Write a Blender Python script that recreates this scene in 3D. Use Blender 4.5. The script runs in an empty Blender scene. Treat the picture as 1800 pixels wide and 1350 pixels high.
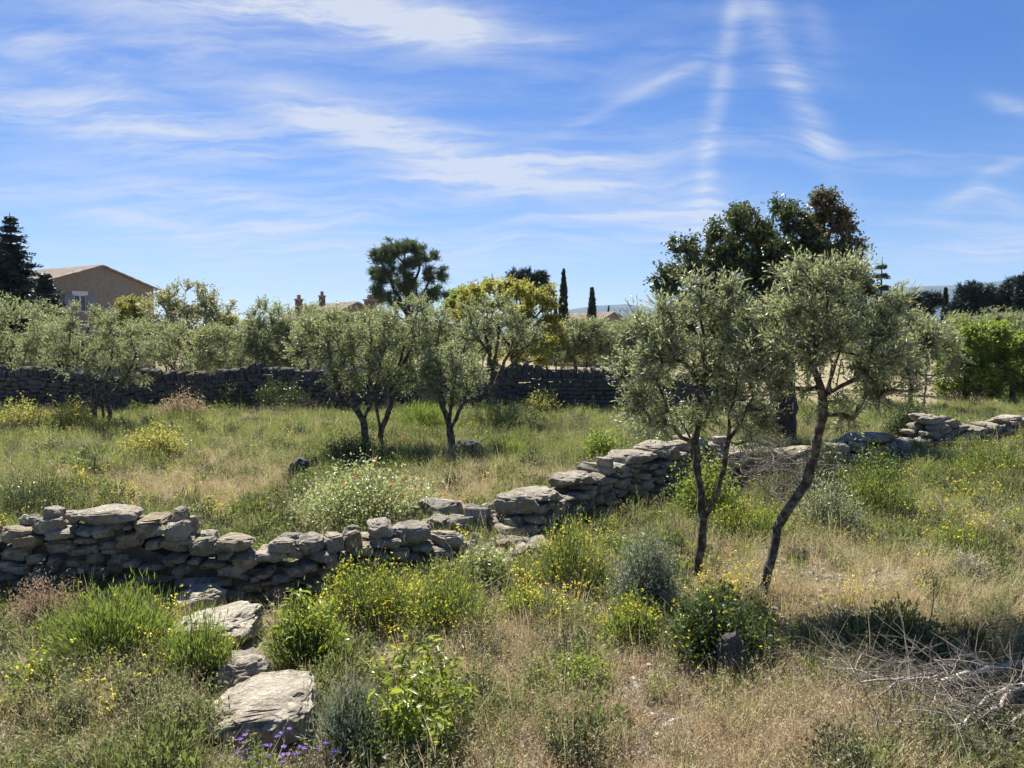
import bpy, bmesh, math, random
import numpy as np
from mathutils import Vector, noise as mnoise

# ------------------------------------------------------------------ camera, sky, sun
S = bpy.context.scene
C = S.collection
W0, H0, F, HOR, CZ = 1800, 1350, 1300.0, 590.0, 3.1
PITCH = math.atan((H0 / 2 - HOR) / F)
SUN_AZ, SUN_EL = math.radians(-22), math.radians(52)      # azimuth from +Y, positive to +X

cd = bpy.data.cameras.new('camera')
cam = bpy.data.objects.new('camera', cd)
C.objects.link(cam)
cam.location = (0, 0, CZ)
cam.rotation_euler = (math.pi / 2 - PITCH, 0, 0)
cd.sensor_width = 36
cd.lens = F / W0 * 36
cd.clip_start = 0.1
cd.clip_end = 30000
S.camera = cam

FV = np.array([0, math.cos(PITCH), -math.sin(PITCH)])
UV = np.array([0, math.sin(PITCH), math.cos(PITCH)])
RV = np.array([1.0, 0, 0])


def ray(px, py):
    d = FV + RV * (px - W0 / 2) / F + UV * (H0 / 2 - py) / F
    return d / np.linalg.norm(d)


world = bpy.data.worlds.new('World')
S.world = world
world.use_nodes = True
NT = world.node_tree
NT.nodes.clear()


def nd(nt, typ, **kw):
    n = nt.nodes.new(typ)
    for k, v in kw.items():
        setattr(n, k, v)
    return n


def mth(nt, op, a, b=None, c=None, clamp=False):
    n = nt.nodes.new('ShaderNodeMath')
    n.operation = op
    n.use_clamp = clamp
    for i, v in enumerate((a, b, c)):
        if v is None:
            continue
        if isinstance(v, (int, float)):
            n.inputs[i].default_value = v
        else:
            nt.links.new(v, n.inputs[i])
    return n.outputs[0]


def vmth(nt, op, a, b=None):
    n = nt.nodes.new('ShaderNodeVectorMath')
    n.operation = op
    for i, v in enumerate((a, b)):
        if v is None:
            continue
        if isinstance(v, (tuple, list, np.ndarray)):
            n.inputs[i].default_value = [float(q) for q in v]
        else:
            nt.links.new(v, n.inputs[i])
    return n


SKY_STRENGTH = 0.05
sky = nd(NT, 'ShaderNodeTexSky', sky_type='NISHITA')
sky.sun_disc = False
sky.sun_elevation = SUN_EL
sky.sun_rotation = SUN_AZ
sky.altitude = 200
sky.air_density = 1.0
sky.dust_density = 0.25
sky.ozone_density = 4.5
geo = nd(NT, 'ShaderNodeNewGeometry')
inc = vmth(NT, 'SCALE', geo.outputs['Incoming'])
inc.inputs['Scale'].default_value = -1.0
dirv = inc.outputs[0]
# warp the direction a little so that cloud bands fray
wn = nd(NT, 'ShaderNodeTexNoise')
wn.inputs['Scale'].default_value = 5.0
wn.inputs['Detail'].default_value = 5.0
NT.links.new(dirv, wn.inputs['Vector'])
wv = vmth(NT, 'SUBTRACT', wn.outputs['Color'], (0.5, 0.5, 0.5))
ws = vmth(NT, 'SCALE', wv.outputs[0])
ws.inputs['Scale'].default_value = 0.06
wd = vmth(NT, 'ADD', dirv, ws.outputs[0]).outputs[0]

CLOUDS = [  # px, py, angle (image, down positive), half length, half width, strength
    (300, 300, 5, 420, 80, .16), (350, 430, 0, 460, 60, .20), (900, 440, 0, 420, 50, .15), (700, 140, 10, 400, 55, .14), (250, 100, 12, 260, 40, .14),
    (470, 10, 4, 270, 26, 1.05), (760, 42, 9, 120, 22, 1.05), (950, 68, 4, 90, 8, .35), (640, 20, 10, 160, 14, .5),
    (130, 190, 6, 190, 22, .42), (60, 75, 10, 70, 12, .30), (330, 250, 4, 170, 16, .28),
    (520, 195, 14, 120, 18, .30), (690, 240, 19, 150, 24, .62), (800, 275, 15, 180, 26, .55),
    (960, 305, 5, 230, 26, .55), (1110, 275, -4, 190, 11, .45), (1030, 330, 2, 180, 22, .3),
    (712, 314, -5, 80, 4, .65), (490, 398, -5, 130, 9, .40), (430, 415, 3, 210, 22, .25), (200, 372, 4, 110, 9, .32),
    (1060, 382, -5, 170, 7, .60), (1170, 395, -4, 130, 16, .34), (1230, 400, -10, 70, 26, .25), (860, 440, 0, 160, 16, .22),
    (1287, 40, 99, 100, 12, .28), (1262, 180, 98, 100, 12, .26), (1240, 300, 94, 70, 12, .27), (1238, 370, 90, 50, 22, .34),
    (1350, 50, 64, 100, 17, .28), (1400, 160, 66, 110, 17, .26), (1450, 250, 64, 90, 16, .20), (1440, 70, 75, 70, 16, .14), (1130, 160, -27, 170, 9, .24),
    (1745, 430, -6, 110, 26, .42), (1690, 342, -14, 38, 9, .5), (1760, 350, 8, 60, 13, .34), (1745, 297, -22, 35, 6, .36),
    (1640, 392, 3, 50, 7, .25), (1795, 178, 20, 50, 10, .4), (620, 500, 0, 330, 26, .30), (180, 330, 4, 260, 20, .24),
    (480, 355, 2, 130, 10, .25), (1500, 480, -4, 250, 30, .20), (100, 120, 18, 160, 8, .2), (820, 350, -2, 120, 8, .3),
]
acc = None
for px, py, ang, L, Wd, st in CLOUDS:
    c = ray(px, py)
    a = math.radians(ang)
    e1 = ray(px + 20 * math.cos(a), py + 20 * math.sin(a)) - ray(px - 20 * math.cos(a), py - 20 * math.sin(a))
    e1 -= c * e1.dot(c)
    e1 /= np.linalg.norm(e1)
    e2 = np.cross(c, e1)
    scale = F / (c @ FV)          # about pixels per radian here
    vec = dirv if 60 < abs(ang) < 110 or ang == -27 else wd      # condensation trails keep straight
    u = vmth(NT, 'DOT_PRODUCT', vec, e1 * scale / L).outputs['Value']
    v = vmth(NT, 'DOT_PRODUCT', vec, e2 * scale / Wd / 1.45).outputs['Value']
    q = mth(NT, 'MULTIPLY_ADD', u, u, mth(NT, 'MULTIPLY', v, v))
    q = mth(NT, 'EXPONENT', mth(NT, 'MULTIPLY', q, -1.0))
    acc = mth(NT, 'MULTIPLY', q, st) if acc is None else mth(NT, 'MULTIPLY_ADD', q, st, acc)
# fine wisps on a high cloud deck (plane projection), stretched along its wind
sx = nd(NT, 'ShaderNodeSeparateXYZ')
NT.links.new(wd, sx.inputs[0])
front = mth(NT, 'GREATER_THAN', sx.outputs['Y'], 0.0)
acc = mth(NT, 'MULTIPLY', acc, front)
zz = mth(NT, 'ADD', mth(NT, 'MAXIMUM', sx.outputs['Z'], 0.0), 0.10)
cx = nd(NT, 'ShaderNodeCombineXYZ')
NT.links.new(mth(NT, 'DIVIDE', sx.outputs['X'], zz), cx.inputs[0])
NT.links.new(mth(NT, 'DIVIDE', sx.outputs['Y'], zz), cx.inputs[1])
mp = nd(NT, 'ShaderNodeMapping')
mp.inputs['Rotation'].default_value = (0, 0, math.radians(18))
mp.inputs['Scale'].default_value = (1.0, 3.2, 1)
NT.links.new(cx.outputs[0], mp.inputs[0])
n1 = nd(NT, 'ShaderNodeTexNoise')
n1.inputs['Scale'].default_value = 1.9
n1.inputs['Detail'].default_value = 9
n1.inputs['Roughness'].default_value = .68
n1.inputs['Distortion'].default_value = .3
NT.links.new(mp.outputs[0], n1.inputs['Vector'])
n2 = nd(NT, 'ShaderNodeTexNoise')
n2.inputs['Scale'].default_value = .45
n2.inputs['Detail'].default_value = 6
n2.inputs['Distortion'].default_value = .5
NT.links.new(mp.outputs[0], n2.inputs['Vector'])


def ramp(nt, fac, lo, hi):
    m = nt.nodes.new('ShaderNodeMapRange')
    m.interpolation_type = 'SMOOTHSTEP'
    nt.links.new(fac, m.inputs['Value'])
    m.inputs['From Min'].default_value = lo
    m.inputs['From Max'].default_value = hi
    return m.outputs[0]


wis = ramp(NT, n1.outputs['Fac'], .33, .68)
big = ramp(NT, n2.outputs['Fac'], .42, .80)
alpha = mth(NT, 'MULTIPLY', acc, mth(NT, 'MULTIPLY_ADD', wis, 1.15, .42))
veil = mth(NT, 'MULTIPLY', mth(NT, 'MULTIPLY', big, wis), .55)
alpha = mth(NT, 'ADD', alpha, veil)
alpha = mth(NT, 'MULTIPLY', alpha, .95, clamp=True)
alpha = mth(NT, 'MINIMUM', alpha, .93)
hs = nd(NT, 'ShaderNodeHueSaturation')
hs.inputs['Saturation'].default_value = 1.33
hs.inputs['Hue'].default_value = .513
hs.inputs['Value'].default_value = .85
NT.links.new(sky.outputs[0], hs.inputs['Color'])
mx = nd(NT, 'ShaderNodeMix', data_type='RGBA')
NT.links.new(alpha, mx.inputs[0])
NT.links.new(hs.outputs[0], mx.inputs[6])
mx.inputs[7].default_value = (5.5, 5.75, 6.3, 1)
bg = nd(NT, 'ShaderNodeBackground')
bg.inputs['Strength'].default_value = SKY_STRENGTH
NT.links.new(mx.outputs[2], bg.inputs['Color'])
wo = nd(NT, 'ShaderNodeOutputWorld')
NT.links.new(bg.outputs[0], wo.inputs['Surface'])

sl = bpy.data.lights.new('sun', 'SUN')
sl.energy = 5.0
sl.angle = math.radians(.53)
sl.color = (1, .94, .85)
sun = bpy.data.objects.new('sun', sl)
C.objects.link(sun)
sd = Vector((math.sin(SUN_AZ) * math.cos(SUN_EL), math.cos(SUN_AZ) * math.cos(SUN_EL), math.sin(SUN_EL)))
sun.rotation_euler = sd.to_track_quat('Z', 'Y').to_euler()
sun.location = (0, 0, 60)
S.view_settings.view_transform = 'Standard'
S.view_settings.look = 'None'
S.view_settings.gamma = 1
S.view_settings.exposure = 1.38
S.cycles.max_bounces = 6
S.cycles.diffuse_bounces = 3
S.cycles.glossy_bounces = 2
S.cycles.transmission_bounces = 4
S.cycles.transparent_max_bounces = 8
S.cycles.volume_bounces = 0
S.cycles.sample_clamp_indirect = 4
S.cycles.sample_clamp_direct = 5

# ------------------------------------------------------------------ helpers
rng = np.random.default_rng(11)
random.seed(5)


def h(x, y):
    x = np.asarray(x, float)
    y = np.asarray(y, float)
    f = np.clip((70 - y) / 40, 0, 1) * np.clip((60 - np.abs(x)) / 20, 0, 1)
    z = .09 * np.sin(x * .55 + 1.3) * np.cos(y * .43) + .06 * np.sin(x * 1.3 + y * .9) + .035 * np.sin(x * 2.9 - y * 2.3 + .5)
    return z * f


def at(px, py, Y):
    d = ray(px, py)
    t = Y / d[1]
    return np.array([0, 0, CZ]) + d * t


def ground(px, py):
    d = ray(px, py)
    t = CZ / max(-d[2], 1e-3)
    for _ in range(6):
        p = np.array([0, 0, CZ]) + d * t
        t += (p[2] - float(h(p[0], p[1]))) / max(-d[2], 1e-3)
    return np.array([0, 0, CZ]) + d * t


def gx(px, Y):                       # ground point seen in column px at depth Y
    x = (px - W0 / 2) / F * Y
    return np.array([x, Y, float(h(x, Y))])


def tag(o, label=None, cat=None, group=None, kind=None):
    if label:
        o['label'] = label
    if cat:
        o['category'] = cat
    if group:
        o['group'] = group
    if kind:
        o['kind'] = kind
    return o


def empty(name, loc, label, cat, group=None):
    o = bpy.data.objects.new(name, None)
    o.empty_display_size = .2
    C.objects.link(o)
    o.location = [float(v) for v in loc]
    return tag(o, label, cat, group)


def mesh_np(name, V, faces, mat=None, attrs=None, smooth=False):
    """faces: list of (n,k) int arrays"""
    me = bpy.data.meshes.new(name)
    V = np.ascontiguousarray(V, np.float32)
    me.vertices.add(len(V))
    me.vertices.foreach_set('co', V.ravel())
    faces = [np.asarray(f, np.int32) for f in faces if len(f)]
    li = np.concatenate([f.ravel() for f in faces])
    ks = np.concatenate([np.full(len(f), f.shape[1], np.int32) for f in faces])
    me.loops.add(len(li))
    me.loops.foreach_set('vertex_index', li)
    me.polygons.add(len(ks))
    st = np.concatenate([[0], np.cumsum(ks)[:-1]]).astype(np.int32)
    me.polygons.foreach_set('loop_start', st)
    me.update(calc_edges=True)
    me.polygons.foreach_set('use_smooth', np.full(len(ks), bool(smooth)))
    for k, a in (attrs or {}).items():
        a = np.asarray(a)
        at_ = me.attributes.new(k, 'FLOAT', 'POINT')
        at_.data.foreach_set('value', a.astype(np.float32))
    if mat:
        me.materials.append(mat)
    return me


def obj(name, me, parent=None):
    o = bpy.data.objects.new(name, me)
    C.objects.link(o)
    if parent:
        o.parent = parent
    return o


def nrm(v):
    return v / np.maximum(np.linalg.norm(v, axis=-1, keepdims=True), 1e-9)


# ------------------------------------------------------------------ materials
def new_mat(name):
    m = bpy.data.materials.new(name)
    m.use_nodes = True
    nt = m.node_tree
    nt.nodes.clear()
    out = nt.nodes.new('ShaderNodeOutputMaterial')
    return m, nt, out


def mixc(nt, fac, a, b):
    n = nt.nodes.new('ShaderNodeMix')
    n.data_type = 'RGBA'
    for i, v in ((0, fac), (6, a), (7, b)):
        if isinstance(v, (int, float)):
            n.inputs[i].default_value = v
        elif isinstance(v, (tuple, list)):
            n.inputs[i].default_value = (*v[:3], 1)
        else:
            nt.links.new(v, n.inputs[i])
    return n.outputs[2]


def noise_tex(nt, scale, detail=4, rough=.55, vec=None, dist=0):
    n = nt.nodes.new('ShaderNodeTexNoise')
    n.inputs['Scale'].default_value = scale
    n.inputs['Detail'].default_value = detail
    n.inputs['Roughness'].default_value = rough
    n.inputs['Distortion'].default_value = dist
    if vec is None:
        g = nt.nodes.new('ShaderNodeNewGeometry')
        vec = g.outputs['Position']
    nt.links.new(vec, n.inputs['Vector'])
    return n.outputs['Fac']


def leaf_mat(name, a, b, under=None, trans=.4, tcol=None, rough=.5, inst=False, spec=.3, c=None):
    """a..b: colour range by the leaf's own tint; under: colour of the underside"""
    m, nt, out = new_mat(name)
    t = nt.nodes.new('ShaderNodeAttribute')
    t.attribute_name = 'tint'
    f = t.outputs['Fac']
    col = mixc(nt, f, a, b)
    if inst:
        oi = nt.nodes.new('ShaderNodeObjectInfo')
        col = mixc(nt, oi.outputs['Random'], col, c if c else a)
    elif c:
        g = ramp(nt, noise_tex(nt, .9, 2), .45, .65)
        col = mixc(nt, g, col, c)
    trc = col
    if under:
        g = nt.nodes.new('ShaderNodeNewGeometry')
        col = mixc(nt, g.outputs['Backfacing'], col, under)
    p = nt.nodes.new('ShaderNodeBsdfPrincipled')
    p.inputs['Roughness'].default_value = rough
    p.inputs['Specular IOR Level'].default_value = spec
    nt.links.new(col, p.inputs['Base Color'])
    tr = nt.nodes.new('ShaderNodeBsdfTranslucent')
    if tcol:
        tr.inputs['Color'].default_value = (*tcol, 1)
        nt.links.new(mixc(nt, .5, trc, tcol), tr.inputs['Color'])
    else:
        nt.links.new(trc, tr.inputs['Color'])
    ms = nt.nodes.new('ShaderNodeMixShader')
    ms.inputs[0].default_value = trans
    nt.links.new(p.outputs[0], ms.inputs[1])
    nt.links.new(tr.outputs[0], ms.inputs[2])
    nt.links.new(ms.outputs[0], out.inputs[0])
    return m


def solid_mat(name, cols, scale=4, rough=.9, bump=.0, bscale=20, bdist=.02, detail=6, spec=.25):
    """cols: list of (threshold, colour) through a noise ramp"""
    m, nt, out = new_mat(name)
    f = noise_tex(nt, scale, detail, .6)
    r = nt.nodes.new('ShaderNodeValToRGB')
    nt.links.new(f, r.inputs[0])
    e = r.color_ramp.elements
    while len(e) < len(cols):
        e.new(.5)
    for i, (pos, c) in enumerate(cols):
        e[i].position = pos
        e[i].color = (*c, 1)
    p = nt.nodes.new('ShaderNodeBsdfPrincipled')
    p.inputs['Roughness'].default_value = rough
    p.inputs['Specular IOR Level'].default_value = spec
    nt.links.new(r.outputs[0], p.inputs['Base Color'])
    if bump:
        b = nt.nodes.new('ShaderNodeBump')
        b.inputs['Strength'].default_value = bump
        b.inputs['Distance'].default_value = bdist
        nt.links.new(noise_tex(nt, bscale, 8, .65), b.inputs['Height'])
        nt.links.new(b.outputs[0], p.inputs['Normal'])
    nt.links.new(p.outputs[0], out.inputs[0])
    return m


def stone_mat(name, base, dark, pale, lich):
    m, nt, out = new_mat(name)
    oi = nt.nodes.new('ShaderNodeObjectInfo')
    c = mixc(nt, ramp(nt, noise_tex(nt, 4.2, 9, .72), .36, .60), dark, base)
    c = mixc(nt, mth(nt, 'MULTIPLY', oi.outputs['Random'], .45), c, pale)
    rnd2 = mth(nt, 'FRACT', mth(nt, 'MULTIPLY', oi.outputs['Random'], 17.3))
    c = mixc(nt, mth(nt, 'MULTIPLY', ramp(nt, rnd2, .55, 1.0), .5), c, tuple(q * .55 for q in base))
    c = mixc(nt, mth(nt, 'MULTIPLY', ramp(nt, mth(nt, 'FRACT', mth(nt, 'MULTIPLY', oi.outputs['Random'], 41.7)), .6, 1.0), .4), c, lich)
    c = mixc(nt, mth(nt, 'MULTIPLY', ramp(nt, noise_tex(nt, 7.5, 6, .6, dist=.6), .52, .66), .75), c, pale)
    c = mixc(nt, mth(nt, 'MULTIPLY', ramp(nt, noise_tex(nt, 13, 5, .6, dist=.4), .58, .68), .8), c, dark)
    c = mixc(nt, mth(nt, 'MULTIPLY', ramp(nt, noise_tex(nt, 5.1, 5, .6, dist=.8), .63, .70), .6), c, lich)
    p = nt.nodes.new('ShaderNodeBsdfPrincipled')
    p.inputs['Roughness'].default_value = .92
    p.inputs['Specular IOR Level'].default_value = .2
    nt.links.new(c, p.inputs['Base Color'])
    b = nt.nodes.new('ShaderNodeBump')
    b.inputs['Strength'].default_value = .9
    b.inputs['Distance'].default_value = .06
    hh = mth(nt, 'MULTIPLY_ADD', noise_tex(nt, 9, 10, .78), .9, mth(nt, 'MULTIPLY', ramp(nt, noise_tex(nt, 24, 5, .7), .38, .62), .25))
    nt.links.new(hh, b.inputs['Height'])
    nt.links.new(b.outputs[0], p.inputs['Normal'])
    nt.links.new(p.outputs[0], out.inputs[0])
    return m


M = {}
M['stone'] = stone_mat('limestone', (.36, .325, .26), (.12, .105, .08), (.52, .475, .38), (.34, .24, .11))
M['slab'] = stone_mat('pale_limestone', (.44, .39, .31), (.17, .145, .11), (.68, .62, .48), (.20, .12, .065))
M['farstone'] = stone_mat('shade_toned_limestone', (.115, .11, .105), (.045, .043, .042), (.17, .16, .15), (.12, .10, .07))  # limestone darkened in colour to carry the far wall's backlit shade
M['bark'] = solid_mat('olive_bark', [(.3, (.035, .028, .022)), (.5, (.085, .070, .054)), (.60, (.24, .215, .165)), (.72, (.06, .05, .04))], 11, .95, 1, 26, .05)
M['darkbark'] = solid_mat('dark_bark', [(.3, (.03, .024, .02)), (.7, (.10, .085, .07))], 7, .95, .8, 20, .03)
M['twig'] = solid_mat('dead_twig', [(.3, (.12, .10, .08)), (.7, (.34, .30, .245))], 6, .9)
M['palewood'] = solid_mat('bleached_wood', [(.3, (.26, .235, .20)), (.7, (.52, .48, .42))], 6, .9)
M['twigdark'] = solid_mat('brown_twig', [(.3, (.07, .05, .04)), (.7, (.20, .15, .12))], 6, .9)
M['soil'] = solid_mat('wall_core', [(.3, (.04, .035, .03)), (.7, (.12, .10, .08))], 8, 1)

M['olive'] = leaf_mat('olive_leaf', (.105, .135, .06), (.26, .28, .15), (.42, .44, .32), .42, (.52, .58, .24), .42, spec=.5)
M['olive_far'] = leaf_mat('olive_leaf_far', (.075, .10, .045), (.22, .235, .125), (.32, .34, .24), .42, (.46, .52, .18), .45, spec=.45)
M['oak'] = leaf_mat('oak_leaf', (.045, .062, .028), (.12, .14, .065), None, .28, (.16, .22, .05), .36, spec=.5)
M['oakbrown'] = leaf_mat('oak_young_leaf', (.13, .095, .06), (.26, .19, .125), None, .3, (.30, .20, .11), .5)
M['yellowleaf'] = leaf_mat('young_oak_leaf', (.22, .25, .055), (.42, .41, .12), None, .45, (.50, .46, .08), .5)
M['limeleaf'] = leaf_mat('fresh_leaf', (.12, .17, .03), (.27, .32, .08), None, .45, (.36, .46, .05), .5)
M['paleleaf'] = leaf_mat('pale_leaf', (.22, .24, .12), (.38, .38, .20), None, .4, (.45, .46, .2), .5)
M['fir'] = leaf_mat('fir_needle', (.014, .026, .020), (.035, .055, .042), None, .12, None, .5)
M['pine'] = leaf_mat('pine_needle', (.04, .068, .034), (.11, .15, .07), None, .3, (.2, .27, .08), .45)
M['cypress'] = leaf_mat('cypress_needle', (.010, .020, .012), (.030, .046, .024), None, .12, None, .5)
M['darkshrub'] = leaf_mat('dark_evergreen_leaf', (.03, .05, .018), (.075, .11, .035), None, .28, (.18, .26, .05), .4)
M['broom'] = leaf_mat('broom_leaf', (.075, .12, .022), (.18, .24, .05), None, .42, (.34, .44, .07), .5)
M['greygreen'] = leaf_mat('grey_green_leaf', (.10, .13, .075), (.22, .26, .16), (.30, .33, .25), .3, (.30, .36, .18), .5)
M['shinyleaf'] = leaf_mat('sheen_toned_shrub_leaf', (.17, .22, .06), (.50, .52, .27), None, .38, (.55, .62, .22), .42, spec=.6)  # leaf colours paled: part of the bright surface sheen is painted in
M['redtip'] = leaf_mat('orange_young_leaf', (.34, .13, .045), (.55, .28, .10), None, .45, (.7, .3, .1), .45)
M['pinkbush'] = leaf_mat('pinkish_young_leaf', (.22, .16, .09), (.46, .36, .22), None, .4, (.5, .38, .2), .5)
M['yflower'] = leaf_mat('yellow_petal', (.78, .64, .04), (.88, .78, .10), None, .35, (.9, .8, .08), .6)
M['pflower'] = leaf_mat('violet_petal', (.26, .13, .55), (.42, .26, .72), None, .35, None, .6)
M['redflower'] = leaf_mat('poppy_petal', (.75, .05, .02), (.8, .08, .03), None, .35, None, .6)
M['bigleaf'] = leaf_mat('sapling_leaf', (.11, .17, .02), (.26, .31, .05), None, .45, (.42, .50, .06), .36, spec=.5, inst=True, c=(.20, .25, .04))
M['dry'] = leaf_mat('dry_grass_blade', (.24, .17, .085), (.72, .63, .42), None, .38, (.62, .50, .28), .6, inst=True, c=(.42, .36, .19))
M['reddry'] = leaf_mat('red_dry_weed', (.20, .12, .075), (.60, .46, .34), None, .35, (.55, .36, .22), .7, inst=True, c=(.40, .31, .21))
M['grass'] = leaf_mat('green_grass_blade', (.08, .12, .025), (.32, .36, .12), None, .42, (.40, .46, .10), .5, inst=True, c=(.24, .25, .10))
M['weed'] = leaf_mat('weed_leaf', (.06, .085, .025), (.28, .32, .13), None, .4, (.36, .42, .12), .55, inst=True, c=(.20, .20, .10))
M['mauve'] = leaf_mat('thyme_head', (.36, .29, .26), (.58, .50, .46), None, .3, None, .7, inst=True, c=(.42, .36, .28))


M['mdark'] = leaf_mat('dark_herb', (.03, .05, .02), (.10, .13, .05), None, .3, None, .6, inst=True, c=(.08, .10, .055))
M['mgreen'] = leaf_mat('green_herb', (.07, .10, .03), (.20, .23, .07), None, .42, (.3, .36, .09), .55, inst=True, c=(.15, .16, .07))
M['mbrown'] = leaf_mat('brown_herb', (.14, .10, .07), (.30, .24, .17), None, .3, None, .7, inst=True, c=(.22, .19, .14))
M['mleaf'] = leaf_mat('leafy_herb', (.06, .10, .02), (.19, .24, .07), None, .4, (.32, .42, .08), .5, inst=True, c=(.15, .17, .07))
M['pebble'] = solid_mat('pebble', [(.3, (.22, .19, .15)), (.7, (.50, .46, .38))], 9, .95, .4, 40, .01)


def ground_mat():
    m, nt, out = new_mat('dry_soil')
    n1 = noise_tex(nt, .45, 5, .6)
    n2 = noise_tex(nt, 4.0, 8, .7)
    n3 = noise_tex(nt, 22, 6, .7)
    c = mixc(nt, ramp(nt, n2, .35, .65), (.19, .15, .10), (.38, .315, .21))
    c = mixc(nt, mth(nt, 'MULTIPLY', ramp(nt, n1, .42, .62), .6), c, (.14, .15, .055))
    c = mixc(nt, mth(nt, 'MULTIPLY', ramp(nt, n3, .52, .7), .55), c, (.42, .36, .26))
    p = nt.nodes.new('ShaderNodeBsdfPrincipled')
    p.inputs['Roughness'].default_value = 1
    p.inputs['Specular IOR Level'].default_value = .1
    nt.links.new(c, p.inputs['Base Color'])
    b = nt.nodes.new('ShaderNodeBump')
    b.inputs['Strength'].default_value = 1
    b.inputs['Distance'].default_value = .05
    nt.links.new(n3, b.inputs['Height'])
    nt.links.new(b.outputs[0], p.inputs['Normal'])
    nt.links.new(p.outputs[0], out.inputs[0])
    return m


# ------------------------------------------------------------------ ground, hills, haze
def geom_axis(a, step, far):
    v = [a]
    s = step
    while v[-1] < far:
        s *= 1.35
        v.append(min(v[-1] + s, far))
    return v[1:]


pos = geom_axis(36, .35, 7000)
xs = np.array([-v for v in pos[::-1]] + list(np.arange(-36, 36.01, .35)) + pos)
ys = np.array([-v + 2 for v in geom_axis(2, .4, 400)][::-1] + list(np.arange(0, 62, .35)) + geom_axis(62, .35, 7000))
GX, GY = np.meshgrid(xs, ys)
GZ = h(GX, GY)
nx, ny = len(xs), len(ys)
ii = np.arange(nx * ny).reshape(ny, nx)
q = np.stack([ii[:-1, :-1], ii[:-1, 1:], ii[1:, 1:], ii[1:, :-1]], -1).reshape(-1, 4)
g = obj('ground', mesh_np('ground', np.stack([GX, GY, GZ], -1).reshape(-1, 3), [q], ground_mat(), smooth=True))
tag(g, 'dry stony field floor of the olive grove', 'ground', kind='structure')

M['hill'] = solid_mat('wooded_hill', [(.35, (.03, .05, .03)), (.6, (.07, .09, .05)), (.8, (.14, .13, .1))], .008, 1)


def hills(name, pts, Y, depth, label):
    """ridge profile from (px, py) points at distance Y, falling away front and back"""
    pts = np.array(pts, float)
    pxs = np.linspace(pts[0, 0], pts[-1, 0], 150)
    pys = np.interp(pxs, pts[:, 0], pts[:, 1])
    rows = []
    prof = [(-1, 0), (-.7, .22), (-.45, .52), (-.2, .86), (0, 1), (.3, .8), (.7, .3), (1, 0)]
    for off, k in prof:
        row = []
        for i, (a, b) in enumerate(zip(pxs, pys)):
            top = at(a, b, Y)
            x = top[0] * (Y + off * depth) / Y
            n_ = mnoise.noise(Vector((x * .004, off * 3.1, 2.2))) * 18 * (1 if 0 < k < 1 else .25)
            z = top[2] * k + (n_ if k > 0 else -3)
            row.append((x, Y + off * depth, z))
        rows.append(row)
    V = np.array(rows).reshape(-1, 3)
    n = len(pxs)
    ii = np.arange(len(V)).reshape(len(prof), n)
    q = np.stack([ii[:-1, :-1], ii[:-1, 1:], ii[1:, 1:], ii[1:, :-1]], -1).reshape(-1, 4)
    o = obj(name, mesh_np(name, V, [q], M['hill'], smooth=True))
    tag(o, label, 'hill', kind='structure')


hills('hills', [(1380, 560), (1470, 530), (1560, 507), (1620, 503), (1700, 501), (1750, 495), (1790, 489), (1900, 478), (2060, 470), (2250, 500), (2500, 565)], 4600, 900,
      'long blue wooded ridge on the right horizon')
hills('hills', [(820, 572), (900, 560), (990, 546), (1050, 537), (1100, 535), (1180, 545), (1300, 560), (1420, 574)], 5300, 700,
      'low blue rise on the horizon behind the small cypress')


def box_np(x0, x1, y0, y1, z0, z1):
    V = np.array([(x, y, z) for z in (z0, z1) for y in (y0, y1) for x in (x0, x1)], float)
    Q = np.array([(0, 2, 3, 1), (4, 5, 7, 6), (0, 1, 5, 4), (2, 6, 7, 3), (0, 4, 6, 2), (1, 3, 7, 5)])
    return V, Q


HAZE = 0.00008
if HAZE:
    m, nt, out = new_mat('air')
    pv = nt.nodes.new('ShaderNodeVolumePrincipled')
    pv.inputs['Color'].default_value = (.40, .60, 1, 1)
    pv.inputs['Density'].default_value = HAZE
    pv.inputs['Anisotropy'].default_value = .1
    nt.links.new(pv.outputs[0], out.inputs['Volume'])
    V, Q = box_np(-7200, 7200, -600, 7200, -4.5, 620)
    tag(obj('haze', mesh_np('haze', V, [Q], m)), 'thin blue air over the whole valley', 'haze', kind='stuff')

# ------------------------------------------------------------------ stones


def make_stone_mesh(name, seed, sub, mat, boxy=.26, chops=12, rough=.085):
    r = random.Random(seed)
    bm = bmesh.new()
    bmesh.ops.create_icosphere(bm, subdivisions=sub, radius=1)
    planes = []
    for _ in range(chops):
        n = Vector((r.uniform(-1, 1), r.uniform(-1, 1), r.uniform(-.8, .8))).normalized()
        planes.append((n, r.uniform(.86, 1.22)))
    for v in bm.verts:
        p = v.co
        p = Vector([math.copysign(abs(c) ** boxy, c) for c in p])
        for n, d in planes:
            k = p.dot(n) - d
            if k > 0:
                p = p - n * k * .92
        o = Vector((seed * 7.1, seed * 3.3, 0))
        p = p * (1 + rough * 1.5 * mnoise.noise(p * 1.3 + o) + rough * 1.1 * mnoise.noise(p * 3.1 + o) + rough * .8 * mnoise.noise(p * 6.5 + o) + rough * .45 * mnoise.noise(p * 13 + o))
        v.co = p
    # normalise to a unit half-extent
    ext = [max(abs(v.co[i]) for v in bm.verts) for i in range(3)]
    for v in bm.verts:
        v.co = Vector([v.co[i] / ext[i] for i in range(3)])
    me = bpy.data.meshes.new(name)
    bm.to_mesh(me)
    bm.free()
    me.polygons.foreach_set('use_smooth', np.ones(len(me.polygons), bool))
    me.set_sharp_from_angle(angle=math.radians(32))
    me.materials.append(mat)
    return me


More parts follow.
